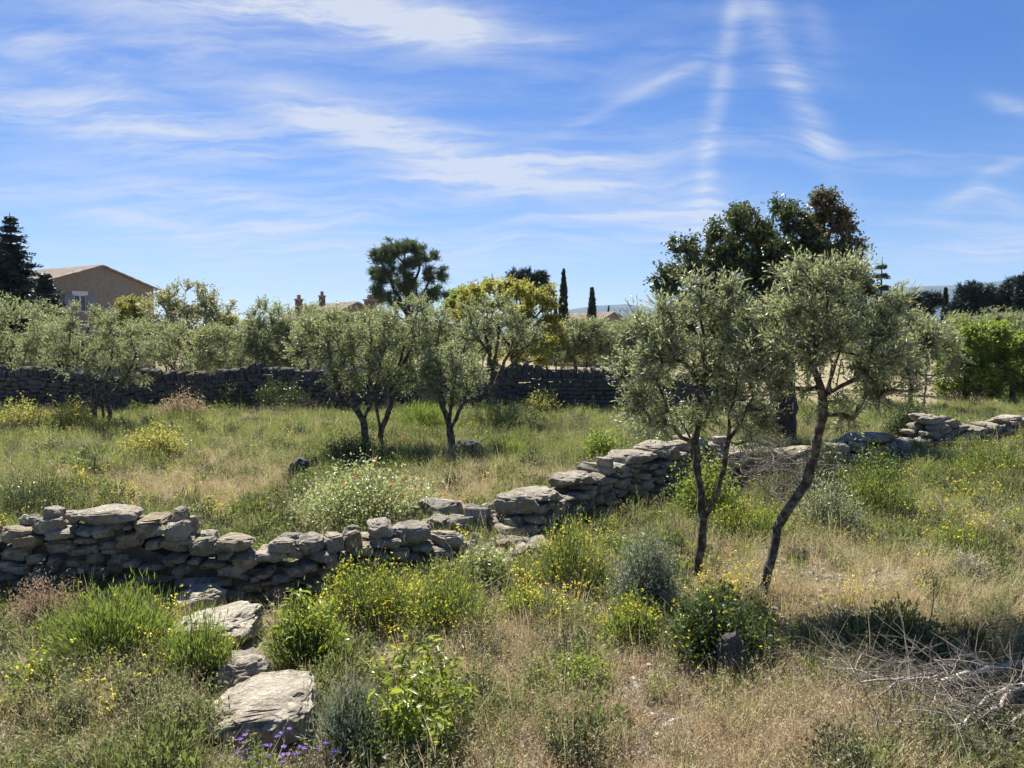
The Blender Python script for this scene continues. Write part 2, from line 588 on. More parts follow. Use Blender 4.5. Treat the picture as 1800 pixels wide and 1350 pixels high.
STONES = [make_stone_mesh('stone', k + 1, 4, M['stone'], (.24, .34, .5, .3)[k % 4], 12, (.085, .11, .12, .14)[k % 4]) for k in range(16)]
STONES_FAR = [make_stone_mesh('stone', k + 31, 3, M['stone'], (.24, .34, .5, .3)[k % 4], 12, (.085, .11, .12, .14)[k % 4]) for k in range(12)]
BOULD = [make_stone_mesh('boulder', 40 + k, 4, M['stone'], .6, 8, .11) for k in range(6)]
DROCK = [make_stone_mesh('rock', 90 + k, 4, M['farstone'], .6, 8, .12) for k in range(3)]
SLABS = [make_stone_mesh('slab', 60 + k, 5, M['slab'], .5, 9, .10) for k in range(5)]


def put(name, me, loc, half, rot, parent=None):
    o = bpy.data.objects.new(name, me)
    C.objects.link(o)
    o.location = [float(v) for v in loc]
    o.scale = [float(v) for v in half]
    o.rotation_euler = [float(v) for v in rot]
    if parent:
        o.parent = parent
    return o


WALLS = []      # footprints, kept free of grass


def stone_wall(label, pts, thick, ch, wr, big=(), cap=(.20, .44), seed=1, kinds=None):
    """pts: (x, y, height) along the front foot of the wall; stones are stacked course by course"""
    r = random.Random(seed)
    pts = np.array(pts, float)
    seg = np.linalg.norm(np.diff(pts[:, :2], axis=0), axis=1)
    s = np.concatenate([[0], np.cumsum(seg)])
    Ltot = s[-1]
    base = gx(0, 1)
    root = empty('dry_stone_wall', (pts[0, 0], pts[0, 1], float(h(pts[0, 0], pts[0, 1]))), label, 'stone wall')
    O = np.array(root.location)

    def P(t):
        t = min(max(t, 0), Ltot)
        x, y, hh = (np.interp(t, s, pts[:, i]) for i in range(3))
        k = min(max(np.searchsorted(s, t) - 1, 0), len(seg) - 1)
        d = (pts[k + 1, :2] - pts[k, :2]) / seg[k]
        return np.array([x, y]), d, hh
    for k in range(len(pts) - 1):
        WALLS.append((pts[k, :2], pts[k + 1, :2], thick))
    n = 0

    def stone(t, z, w, hgt, dep, inset, tilt=.08, me=None):
        nonlocal n
        p, d, _ = P(t)
        nn = np.array([-d[1], d[0]])          # away from the camera side
        c = p + nn * inset
        z0 = float(h(*p))
        me = me or r.choice(kinds or STONES)
        yaw = math.atan2(d[1], d[0]) + r.uniform(-.16, .16) + (math.pi if r.random() < .5 else 0)
        put('stone', me, (c[0] - O[0], c[1] - O[1], z0 + z - O[2]), (w / 2 * 1.06, dep / 2, hgt / 2 * 1.07),
            (r.uniform(-tilt, tilt), r.uniform(-tilt, tilt), yaw), root)
        n += 1
    RES = .04
    nn_ = int(Ltot / RES) + 1
    tt_ = np.arange(nn_) * RES
    tgt = np.interp(tt_, s, pts[:, 2]) - .10
    prof = np.full(nn_, -.08)
    guard = 0
    while guard < 900:
        guard += 1
        lack = tgt - prof
        # fill the lowest places first, with some play, so that no straight courses form
        score = prof / np.maximum(tgt, .2) + np.array([r.uniform(0, .10) for _ in range(nn_)])
        score[lack < .05] = 9
        i = int(score.argmin())
        if score[i] > 8:
            break
        w = r.uniform(*wr) * (1.25 if prof[i] < .1 else 1)
        if r.random() < .22:
            w *= .55
        t = tt_[i] + r.uniform(-.3, .3) * w
        a_, b_ = max(0, int((t - w / 2) / RES)), min(nn_, int((t + w / 2) / RES) + 1)
        if b_ - a_ < 2:
            prof[i] += .05
            continue
        segp = prof[a_:b_]
        zb = .8 * segp.mean() + .2 * segp.max()
        c = min(ch * r.uniform(.55, 1.55), w * .62)
        _, _, hh = P(t)
        dep = r.uniform(.30, .42)
        sl_ = math.atan2(segp[-3:].mean() - segp[:3].mean(), w) * .5
        stone(t, zb + c / 2, w * 1.03, c * 1.08, dep, dep / 2 + r.uniform(-.05, .04), .07)
        if zb + c * 2.2 > hh - .10:
            stone(t + r.uniform(-.1, .1), zb + c / 2, w * 1.1, c * 1.05, dep, thick - dep / 2 + r.uniform(-.04, .04))
        prof[a_:b_] = np.maximum(segp, zb + c * .93)
    for (t, w, hgt, dep, dz, tl) in big:
        a_, b_ = max(0, int((t - w * .4) / RES)), min(nn_, int((t + w * .4) / RES) + 1)
        zb = prof[a_:b_].mean()
        stone(t, zb + hgt * .42 + dz * .3, w, hgt, dep, thick * .5, tl * .6, r.choice(BOULD))
    t = 0.0
    while t < Ltot:
        w = r.uniform(*cap)
        a_, b_ = max(0, int((t + w * .05) / RES)), min(nn_, int((t + w * .95) / RES) + 1)
        if b_ - a_ < 2:
            break
        zb = prof[a_:b_].mean() - .01
        hg = r.uniform(.10, .23)
        tc = t + w / 2
        if not any(abs(tc - b[0]) < (b[1] + w) * .40 for b in big):
            dep = thick * r.uniform(.7, 1.0)
            if r.random() < .5:
                stone(tc, zb + hg * .45, w, hg, dep, thick / 2 + r.uniform(-.06, .04), .12)
            else:
                stone(tc, zb + hg * .45, w, hg, dep * .55, thick * .26, .16)
                stone(tc + r.uniform(-.1, .1), zb + hg * .45, w * .9, hg * .9, dep * .5, thick * .76, .16)
            if r.random() < .35:
                stone(t + w * r.uniform(.2, .8), zb + hg * 1.1, w * .6, hg * .75, dep * .5, thick * r.uniform(.3, .6), .2)
        t += w * .95
    # rubble fill inside, so that no light comes through the joints
    V, Q = [], []
    N = int(Ltot / .25) + 2
    for i in range(N):
        p, d, hh = P(Ltot * i / (N - 1))
        nn = np.array([-d[1], d[0]])
        z0 = float(h(*p)) - O[2]
        for off, zz in ((.13, -.1), (.13, max(.05, hh - .19)), (thick - .12, max(.05, hh - .19)), (thick - .12, -.1)):
            a = p + nn * off
            V.append((a[0] - O[0], a[1] - O[1], z0 + zz + (r.uniform(-.03, .03) if zz > 0 else 0)))
        if i:
            b = 4 * i
            Q += [(b - 4 + j, b + j, b + (j + 1) % 4, b - 4 + (j + 1) % 4) for j in range(4)]
    Q += [(0, 1, 2, 3), (4 * N - 1, 4 * N - 2, 4 * N - 3, 4 * N - 4)]
    o = obj('rubble_fill', mesh_np('rubble_fill', V, [np.array(Q)], M['soil']), root)
    o['kind'] = 'stuff'
    return root


def XY(px, Y):
    return ((px - W0 / 2) / F * Y, Y)


stone_wall('low tumbled dry stone wall of grey limestone across the left foreground',
           [(*XY(-150, 7.95), .74), (*XY(30, 8.05), .80), (*XY(100, 8.1), .98), (*XY(205, 8.2), .94), (*XY(245, 8.25), .60), (*XY(330, 8.3), .56),
            (*XY(400, 8.35), .60), (*XY(480, 8.5), .60), (*XY(560, 8.65), .58), (*XY(640, 8.9), .62), (*XY(700, 9.05), .58), (*XY(745, 9.2), .42), (*XY(800, 9.4), .18)],
           .58, .10, (.13, .36),
           big=((1.80, .70, .17, .55, .0, .05), (3.25, .45, .2, .5, 0, .1), (5.42, .55, .28, .5, .0, .1), (5.0, .32, .24, .4, .0, .2), (4.1, .36, .20, .45, .0, .1)), seed=3)
stone_wall('dry stone wall stretch with big capstones running from the gap back to the corner behind the forked olive',
           [(*XY(912, 10.5), .40), (*XY(945, 10.75), .58), (*XY(1005, 11.4), .66), (*XY(1060, 12.0), .74), (*XY(1130, 12.8), .80), (*XY(1185, 13.3), .96), (*XY(1225, 13.8), 1.10), (*XY(1262, 14.1), 1.1)],
           .75, .115, (.16, .37),
           big=((.30, .60, .34, .7, .0, .1), (.80, .7, .22, .8, .0, .06), (1.75, .7, .2, .7, .0, .08), (3.3, .8, .24, .8, .0, .1), (4.0, .8, .26, .8, .0, .1)), seed=8, kinds=STONES_FAR)
stone_wall('shaded dry stone wall behind the two near olives, under the big oak',
           [(*XY(1262, 14.3), .90), (*XY(1330, 15.0), .58), (*XY(1420, 15.9), .46), (*XY(1490, 16.4), .54), (*XY(1560, 17.0), .62), (*XY(1610, 17.4), .4)],
           .75, .16, (.28, .55), cap=(.5, .85),
           big=((5.2, 1.1, .24, .8, .1, .1), (4.2, .6, .26, .6, .05, .2), (5.8, .5, .2, .5, .12, .2)), seed=15, kinds=STONES_FAR)
stone_wall('low far heap of dry stone wall at the right edge beyond the dark round bush',
           [(*XY(1640, 19.3), .5), (*XY(1680, 20.0), .68), (*XY(1740, 20.9), .54), (*XY(1790, 21.8), .42), (*XY(1900, 23), .3)],
           .8, .14, (.28, .6), cap=(.45, .8), big=((.6, .9, .3, .7, .05, .2),), seed=21, kinds=STONES_FAR)

# slabs and loose stones on the ground
for label, px, py, hw, hd, hz, yaw, k in [
    ('broad pale boulder with a brown lichen patch, nearest of the stones leading to the wall', 428, 1314, .42, .48, .15, .2, 0),
    ('grey boulder half hidden in broom between the pale boulder and the flat slab', 405, 1232, .25, .28, .18, .5, 1),
    ('flat grey slab lying at the foot of the left wall', 358, 1142, .42, .40, .15, .1, 2),
    ('smaller stepped slab with an orange stain touching the left wall', 335, 1082, .30, .24, .14, .6, 3),
    ('small pale stone hidden under the leafy sapling', 748, 1215, .15, .12, .08, .3, 4),
    ('white angular stone at the bottom of the wall gap', 912, 1000, .14, .17, .15, 1.1, 4),
]:
    p = ground(px, py)
    o = put('boulder', SLABS[k], p + np.array([0, hd * .9, hz * .6]), (hw, hd, hz), (.03, -.04, yaw))
    tag(o, label, 'boulder')
for label, px, py, hw, hz, k in [
    ('dark rounded rock in the grass beside the small olive trunk', 826, 806, .42, .36, 1),
    ('dark stump like rock left of the shining leaved shrub', 522, 850, .27, .42, 2),
    ('grey upright stone in the dark bush between the two near olive trunks', 1292, 1212, .15, .38, 3),
]:
    p = ground(px, py)
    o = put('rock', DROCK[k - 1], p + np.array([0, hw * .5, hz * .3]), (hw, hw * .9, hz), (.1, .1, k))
    tag(o, label, 'rock')
r = random.Random(77)
rub = [(775, 920, .34, .24), (800, 935, .2, .15), (840, 935, .26, .2), (865, 925, .15, .13), (815, 960, .13, .1), (785, 968, .18, .13), (880, 950, .16, .12), (900, 935, .2, .17),
       (905, 960, .22, .16), (870, 975, .15, .12), (925, 975, .15, .1), (895, 990, .18, .11), (850, 965, .12, .08), (930, 955, .16, .13), (760, 945, .17, .13), (770, 985, .13, .09),
       (835, 990, .13, .1), (885, 1005, .14, .09), (918, 960, .2, .14), (780, 1000, .15, .09), (860, 1010, .12, .08), (945, 985, .13, .1), (800, 905, .15, .12), (825, 915, .17, .14), (890, 915, .18, .16), (855, 905, .14, .11)]
for _ in range(34):
    px = r.uniform(745, 945)
    rub.append((px, r.uniform(905, 960) + (px - 745) * .12, r.uniform(.10, .24), r.uniform(.08, .18)))
for px, py, w, hz in rub:
    p = ground(px, py + 22)
    o = put('fallen_stone', r.choice(STONES_FAR), p + np.array([0, .1, hz * .45 + (.22 if py < 945 else .06)]), (w, w * r.uniform(.7, 1), hz), (r.uniform(-.4, .4), r.uniform(-.4, .4), r.uniform(0, 6)))
    tag(o, 'grey limestone lying loose in the collapsed gap between the two wall stretches', 'stone', 'fallen stones in the wall gap')

# far wall with upright coping
root = empty('dry_stone_wall', (0, 30, 0), 'long dark field wall with upright coping stones at the back of the grove', 'stone wall')


def far_stone(seed):
    r = random.Random(seed)
    V, Q = box_np(-1, 1, -1, 1, -1, 1)
    bm = bmesh.new()
    vs = [bm.verts.new(v) for v in V]
    for f in Q:
        bm.faces.new([vs[i] for i in f])
    bmesh.ops.bevel(bm, geom=bm.edges[:], offset=.28, segments=1, affect='EDGES')
    for v in bm.verts:
        v.co *= 1 + .22 * mnoise.noise(v.co * 1.4 + Vector((seed * 5., 0, 0)))
    me = bpy.data.meshes.new('far_stone')
    bm.to_mesh(me)
    bm.free()
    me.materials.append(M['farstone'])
    return me


def sag(x):
    return .07 * math.sin(x * .55) + .035 * math.sin(x * 1.7 + 1) + .03 * math.sin(x * 4.1)


FS = [far_stone(k) for k in range(8)]
r = random.Random(4)
x = -24.2
ncop = 0
FARH = 1.28
while x < 9.0:
    w = r.uniform(.13, .30)
    hh = r.uniform(.34, .52)
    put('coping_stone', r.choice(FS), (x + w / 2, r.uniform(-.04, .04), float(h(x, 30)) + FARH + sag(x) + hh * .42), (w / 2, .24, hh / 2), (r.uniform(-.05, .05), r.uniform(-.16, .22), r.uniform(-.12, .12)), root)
    x += w
    ncop += 1
nst = 0
stuffV, stuffQ, nb = [], [], 0
z = -.1
rows = []
while z < FARH:
    c = r.uniform(.12, .20)
    rows.append((z, c))
    z += c
for (z, c) in rows[::-1]:
    x = -24.3
    while x < 9.0:
        w = r.uniform(.25, .62)
        loc = (x + w / 2, -.2 + r.uniform(-.03, .03), float(h(x, 30)) + z + c / 2 + sag(x) * z / FARH)
        me = r.choice(FS)
        if ncop + nst < 298:
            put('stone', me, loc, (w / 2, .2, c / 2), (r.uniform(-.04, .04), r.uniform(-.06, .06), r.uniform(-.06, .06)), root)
            nst += 1
        else:
            co = np.array([v.co[:] for v in me.vertices]) * (w / 2, .2, c / 2) + loc
            stuffV.append(co)
            for p in me.polygons:
                stuffQ.append([i + nb for i in p.vertices])
            nb += len(co)
        x += w
me = bpy.data.meshes.new('lower_stones')
me.from_pydata(np.concatenate(stuffV).tolist(), [], stuffQ)
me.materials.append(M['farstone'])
obj('lower_stones', me, root)['kind'] = 'stuff'
V, Q = box_np(-24.4, 9, -.1, .28, -.2, FARH - .2)
obj('rubble_fill', mesh_np('rubble_fill', V, [Q], M['soil']), root)['kind'] = 'stuff'
WALLS.append((np.array([-24, 29.8]), np.array([9, 29.8]), .5))


# ------------------------------------------------------------------ houses
def plaster(name, c1, c2, sc):
    return solid_mat(name, [(.35, c1), (.65, c2)], sc, .95, .4, 8, .04)


M['wallstone'] = plaster('rubble_masonry', (.235, .20, .16), (.33, .285, .23), 5)
M['tile'] = solid_mat('clay_tile', [(.3, (.20, .15, .115)), (.55, (.31, .25, .20)), (.75, (.42, .36, .30))], 2.5, .9)
M['chimney'] = plaster('chimney_render', (.13, .095, .075), (.20, .15, .12), 4)
M['shutter'] = solid_mat('blue_grey_paint', [(.3, (.20, .22, .27)), (.7, (.25, .27, .33))], 3, .6)
M['white'] = solid_mat('white_paint', [(.3, (.62, .62, .60)), (.7, (.72, .72, .70))], 3, .6)
M['pane'] = solid_mat('window_glass', [(.3, (.03, .035, .045)), (.7, (.05, .055, .065))], 1, .08, spec=.6)


def local_box(name, mat, parent, a, b):
    V, Q = box_np(a[0], b[0], a[1], b[1], a[2], b[2])
    return obj(name, mesh_np(name, V, [Q], mat), parent)


def house(label, loc, yaw, wid, dep, eave, ridge, window=None, chims=()):
    """gable faces local -Y, ridge along local Y"""
    root = empty('stone_house', loc, label, 'house')
    root.rotation_euler = (0, 0, yaw)
    w = wid / 2
    V = []
    for y in (0, dep):
        V += [(-w, y, -.5), (w, y, -.5), (w, y, eave), (0, y, ridge), (-w, y, eave)]
    Q5 = np.array([(0, 1, 2, 3, 4), (9, 8, 7, 6, 5)])
    Q4 = np.array([(1, 6, 7, 2), (5, 0, 4, 9), (0, 5, 6, 1), (2, 7, 8, 3), (4, 3, 8, 9)])
    obj('wall', mesh_np('wall', V, [Q5, Q4], M['wallstone']), root)
    # tiled roof: corrugated courses, with thickness at the verge
    ov = .32
    for sgn in (-1, 1):
        N = int((dep + 2 * ov) / .11)
        ysr = np.linspace(-ov, dep + ov, N + 1)
        top, bot = [], []
        K = 14
        rows_ = []
        sl = (ridge - eave) / w
        for k in range(K + 1):
            u = k / K * (w + ov)
            row = []
            for i, y in enumerate(ysr):
                z = ridge + .16 - u * sl + (.05 if i % 2 else 0) + (.025 if k % 2 else 0) + random.uniform(-.01, .01)
                row.append((sgn * u, y, z))
            rows_.append(row)
        V = np.array(rows_).reshape(-1, 3)
        n = N + 1
        V2 = V.copy()
        V2[:, 2] = ridge + .03 - np.abs(V2[:, 0]) * sl
        iit = np.arange(len(V)).reshape(K + 1, n)
        q = np.stack([iit[:-1, :-1], iit[:-1, 1:], iit[1:, 1:], iit[1:, :-1]], -1).reshape(-1, 4)
        per = np.concatenate([iit[0, :], iit[1:, -1], iit[-1, -2::-1], iit[-2:0:-1, 0]])
        side = np.array([(per[i], per[(i + 1) % len(per)], per[(i + 1) % len(per)] + len(V), per[i] + len(V)) for i in range(len(per))])
        o = obj('roof', mesh_np('roof', np.concatenate([V, V2]), [q, q[:, ::-1] + len(V), side], M['tile']), root)
    if window:
        x, z, ww, wh = window
        f = local_box('window', M['white'], root, (x - ww / 2, -.06, z), (x + ww / 2, .05, z + wh))
        for s in (-1, 1):
            local_box('pane', M['pane'], f, (x + s * ww * .25 - ww * .19, -.075, z + .08), (x + s * ww * .25 + ww * .19, -.063, z + wh - .08))
        local_box('lintel', M['white'], root, (x - ww * .68, -.10, z + wh + .003), (x + ww * .68, .05, z + wh + .3))
        for s in (-1, 1):
            cx_ = x + s * ww * .93
            sh = local_box('shutter', M['shutter'], root, (cx_ - ww * .40, -.09, z - .04), (cx_ + ww * .40, -.03, z + wh + .0))
            for k in range(3):
                zz = z + wh * (.2 + .3 * k)
                local_box('batten', M['shutter'], sh, (cx_ - ww * .36, -.12, zz), (cx_ + ww * .36, -.092, zz + .1))
    for (x, y, cw, ch0, ch1) in chims:
        c = local_box('chimney', M['chimney'], root, (x - cw / 2, y - cw * .4, ch0), (x + cw / 2, y + cw * .4, ch1))
        local_box('chimney_cap', M['tile'], c, (x - cw * .62, y - cw * .5, ch1 + .003), (x + cw * .62, y + cw * .5, ch1 + .12))
        local_box('chimney_pot', M['tile'], c, (x - cw * .25, y - cw * .2, ch1 + .124), (x + cw * .25, y + cw * .2, ch1 + .45))
    return root


# left house: the gable looks to the right of the camera, its left slope to the left
a = at(178, 466, 62)
house('two storey stone house with a low tiled gable roof behind the fir', (a[0], 62, 0), math.radians(60), 9.3, 13, a[2] - 1.75, a[2] - .16, (-1.9, 5.05, .95, 1.35))
a = at(626, 534, 58)
house('tiled roof of a house with brick chimneys left of the big round pine', (a[0], 58, 0), math.radians(40), 6.5, 9, a[2] - 1.5, a[2], None,
      ((-.2, 5.5, .42, a[2] - .5, a[2] + .75), (1.6, .6, .8, a[2] - 1.2, a[2] + .3), (-1.8, 6.5, .5, a[2] - 1.0, a[2] + .45)))
a = at(1076, 551, 75)
house('distant low house with a tiled roof behind the small cypress', (a[0], 75, 0), math.radians(38), 5.5, 9, a[2] - 1.3, a[2])
local_root = empty('garden_wall', (-16, 46, 0), 'pale plastered garden wall glimpsed between olives beyond the field wall', 'wall')
local_box('wall', M['wallstone'], local_root, (-3, 0, -.2), (2.5, .3, 1.9))


# ------------------------------------------------------------------ trees
def resample(pl, step):
    pl = np.array(pl, float)
    d = np.linalg.norm(np.diff(pl, axis=0), axis=1)
    s = np.concatenate([[0], np.cumsum(d)])
    n = max(2, int(s[-1] / step) + 1)
    # smooth with Catmull-like cubic through interpolation of dense then average
    t = np.linspace(0, s[-1], n)
    out = np.stack([np.interp(t, s, pl[:, i]) for i in range(3)], 1)
    for _ in range(2):
        out[1:-1] = (out[:-2] + 2 * out[1:-1] + out[2:]) / 4
    return out


def grow(trunks, targets, bf, step, rg, free=.45, wob=.07):
    pos, par, ln, ok = [], [], [], []
    for k, pl in enumerate(trunks):
        pl = resample(pl, step)
        first = -1
        if k and len(pos):
            dd = np.linalg.norm(np.array(pos) - pl[0], axis=1)
            if dd.min() < .45 and pl[0][2] > .15:
                first = int(dd.argmin())
        prev = first if (first >= 0 or k == 0) else 0
        for i, p in enumerate(pl):
            if i:
                p = p + rg.normal(0, step * wob, 3)
            pos.append(p)
            par.append(prev)
            ln.append(0 if prev < 0 else ln[prev] + np.linalg.norm(p - pos[prev]))
            ok.append(i >= free * len(pl))
            prev = len(pos) - 1
    ntr = len(pos)
    T = np.array(targets)
    n = len(T)
    best = np.full(n, 1e9)
    bp = np.zeros(n, int)
    for j in range(ntr):
        if ok[j]:
            c = np.linalg.norm(T - pos[j], axis=1) + bf * ln[j]
            mk = c < best
            best[mk] = c[mk]
            bp[mk] = j
    done = np.zeros(n, bool)
    tips = []
    for _ in range(n):
        i = int(np.where(done, 1e9, best).argmin())
        done[i] = True
        a = pos[bp[i]]
        b = T[i]
        d = np.linalg.norm(b - a)
        m = max(1, int(d / step))
        prev = bp[i]
        off = rg.normal(0, wob * d * .6, 3)
        for k in range(1, m + 1):
            t = k / m
            p = a + (b - a) * t + off * math.sin(math.pi * t) + np.array([0, 0, -.10 * d * math.sin(math.pi * t)]) + (rg.normal(0, step * wob, 3) if k < m else 0)
            pos.append(p)
            par.append(prev)
            ln.append(ln[prev] + np.linalg.norm(p - pos[prev]))
            prev = len(pos) - 1
            c = np.linalg.norm(T - p, axis=1) + bf * ln[prev]
            mk = (c < best) & ~done
            best[mk] = c[mk]
            bp[mk] = prev
        tips.append(prev)
    return np.array(pos), np.array(par), np.array(tips), ntr


def limbs_mesh(name, pos, par, tips, rbase, mat, k=6, rmin=.004, exp=.5, extra=None):
    n = len(pos)
    cnt = np.zeros(n)
    cnt[tips] = 1
    for i in range(n - 1, -1, -1):
        if par[i] >= 0:
            cnt[par[i]] += cnt[i]
    roots = np.where(par < 0)[0]
    tot = max(cnt[roots].max(), 1)
    R = np.maximum(rbase * (np.maximum(cnt, .3) / tot) ** exp, rmin)
    R[roots] *= 1.2
    kn = np.array([mnoise.noise(Vector(q_) * 4.5) for q_ in pos])
    R = R * (1 + .22 * kn) * (1 + .55 * np.exp(-np.maximum(pos[:, 2], 0) / .10))
    main = np.full(n, -1)
    for i in range(n):
        p = par[i]
        if p >= 0 and (main[p] < 0 or cnt[i] > cnt[main[p]]):
            main[p] = i
    D = np.zeros((n, 3))
    has = par >= 0
    D[has] = nrm(pos[has] - pos[par[has]])
    D[~has] = (0, 0, 1)
    Tn = D.copy()
    mi = main >= 0
    Tn[mi] = nrm(D[mi] + D[main[mi]])
    e = np.where(has)[0]
    p = par[e]
    ismain = main[p] == e
    T0 = np.where(ismain[:, None], Tn[p], D[e])
    R0 = np.where(ismain, R[p], np.minimum(R[p], R[e] * 1.25))
    V, Q = tubes(pos[p], pos[e], R0, R[e], T0, Tn[e], k)
    if extra is not None:
        V2, Q2 = extra
        Q2 = Q2 + len(V)
        V = np.concatenate([V, V2])
        return mesh_np(name, V, [Q, Q2], mat, smooth=True)
    return mesh_np(name, V, [Q], mat, smooth=True)


def tubes(P0, P1, R0, R1, T0, T1, k):
    ref = np.array([.23, .95, .21])

    def ring(P, T, R):
        a = nrm(np.cross(T, ref))
        b = np.cross(T, a)
        th = np.arange(k) * 2 * math.pi / k
        return P[:, None] + R[:, None, None] * (np.cos(th)[None, :, None] * a[:, None] + np.sin(th)[None, :, None] * b[:, None])
    A = ring(P0, T0, R0)
    B = ring(P1, T1, R1)
    E = len(P0)
    V = np.stack([A, B], 1).reshape(-1, 3)
    i = np.arange(E)[:, None] * 2 * k + np.arange(k)[None]
    j = np.arange(E)[:, None] * 2 * k + (np.arange(k)[None] + 1) % k
    Q = np.stack([i, j, j + k, i + k], -1).reshape(-1, 4)
    return V, Q


def leaf_quads(base, d, L, Wd, rg, side=None, sag=.0):
    n = len(base)
    L = np.broadcast_to(L, n)[:, None]
    Wd = np.broadcast_to(Wd, n)[:, None]
    if side is None:
        side = nrm(np.cross(d, rg.normal(0, 1, (n, 3))))
    mid = base + d * L * .48
    tip = base + d * L
    tip[:, 2] -= (L[:, 0] * sag)
    V = np.stack([base, mid + side * Wd / 2, tip, mid - side * Wd / 2], 1).reshape(-1, 3)
    Q = np.arange(4 * n).reshape(-1, 4)
    return V, Q


def twig_leaves(nodes, ctr, rg, ntw, twl, nlf, L, Wd, up=.35, spread=.8, out=.6, align=.55, flat=0):
    """short leafy shoots springing from each node"""
    N = np.repeat(nodes, ntw, 0)
    o = nrm(N - ctr)
    d = nrm(o * out + np.array([0, 0, up]) + rg.normal(0, spread, N.shape))
    tl = twl * rg.uniform(.4, 1.6, len(N))
    t = np.tile((np.arange(nlf) + .5) / nlf, len(N))[:, None]
    Nn = np.repeat(N, nlf, 0)
    dd = np.repeat(d, nlf, 0)
    tll = np.repeat(tl, nlf)[:, None]
    base = Nn + dd * tll * t
    base[:, 2] -= (tll[:, 0] * t[:, 0]) ** 2 * .25
    ld = nrm(dd * align + rg.normal(0, 1, dd.shape) * (1 - align) * 1.1 + np.array([0, 0, .1]))
    side = None
    if flat:
        side = nrm(np.cross(ld, np.array([0, 0, 1.]) + rg.normal(0, flat, ld.shape)))
    l = L * rg.uniform(.65, 1.25, len(base))
    V, Q = leaf_quads(base, ld, l, Wd * rg.uniform(.75, 1.25, len(base)), rg, side, .08)
    tint = np.repeat(np.clip(rg.normal(.5, .25, len(base)), 0, 1), 4)
    twig = (N, N + d * tl[:, None])
    return V, Q, tint, twig


def in_blobs(blobs, n, rg, clump=0, shell=.35, pull=.42, sprout=1.25):
    """random points in ellipsoids (cx,cy,cz,rx,ry,rz), thinned into clumps"""
    b = np.array(blobs, float)
    vol = np.prod(b[:, 3:], axis=1) ** .8
    k = rg.choice(len(b), n, p=vol / vol.sum())
    d = nrm(rg.normal(0, 1, (n, 3)))
    rr = rg.uniform(shell, 1, n) ** .6
    sp = rg.uniform(0, 1, n) < .22           # some shoots stick out of the crown, mostly upwards
    rr = np.where(sp, rg.uniform(1.0, sprout, n), rr)
    d[sp] = nrm(d[sp] + [0, 0, .5])
    P = b[k, :3] + d * rr[:, None] * b[k, 3:]
    if clump:
        c = P[rg.choice(n, clump)]
        j = np.argmin(np.linalg.norm(P[:, None] - c[None], axis=2), axis=1)
        P = P * (1 - pull) + c[j] * pull
    return P


STY = {
    # leaf material, twigs, twig len, leaves/twig, leaf L, W, up, spread, out, align
    'olive': dict(m='olive', ntw=8, twl=.22, nlf=9, L=.070, Wd=.019, up=.35, spread=.75, out=.55, align=.62),
    'olivemid': dict(m='olive_far', ntw=7, twl=.25, nlf=8, L=.088, Wd=.027, up=.3, spread=.75, out=.5, align=.6),
    'olivefar': dict(m='olive_far', ntw=7, twl=.36, nlf=7, L=.125, Wd=.042, up=.35, spread=.8, out=.5, align=.6),
    'oak': dict(m='oak', ntw=8, twl=.26, nlf=8, L=.095, Wd=.056, up=.2, spread=.9, out=.5, align=.35),
    'yellow': dict(m='yellowleaf', ntw=7, twl=.3, nlf=7, L=.12, Wd=.075, up=.25, spread=.9, out=.5, align=.35),
    'lime': dict(m='limeleaf', ntw=7, twl=.35, nlf=8, L=.14, Wd=.085, up=.25, spread=.9, out=.5, align=.35),
    'pale': dict(m='paleleaf', ntw=4, twl=.4, nlf=6, L=.17, Wd=.08, up=.5, spread=.7, out=.4, align=.4),
    'pine': dict(m='pine', ntw=12, twl=.45, nlf=8, L=.30, Wd=.045, up=.55, spread=.8, out=.6, align=.7),
    'darkpine': dict(m='fir', ntw=10, twl=.5, nlf=8, L=.32, Wd=.06, up=.4, spread=.8, out=.6, align=.65),
}


DENS = dict(olive=1.0, olivemid=1.12, olivefar=1.8, oak=2.2, yellow=1.8, lime=2.0, pale=1.3, pine=1.2, darkpine=1.8)


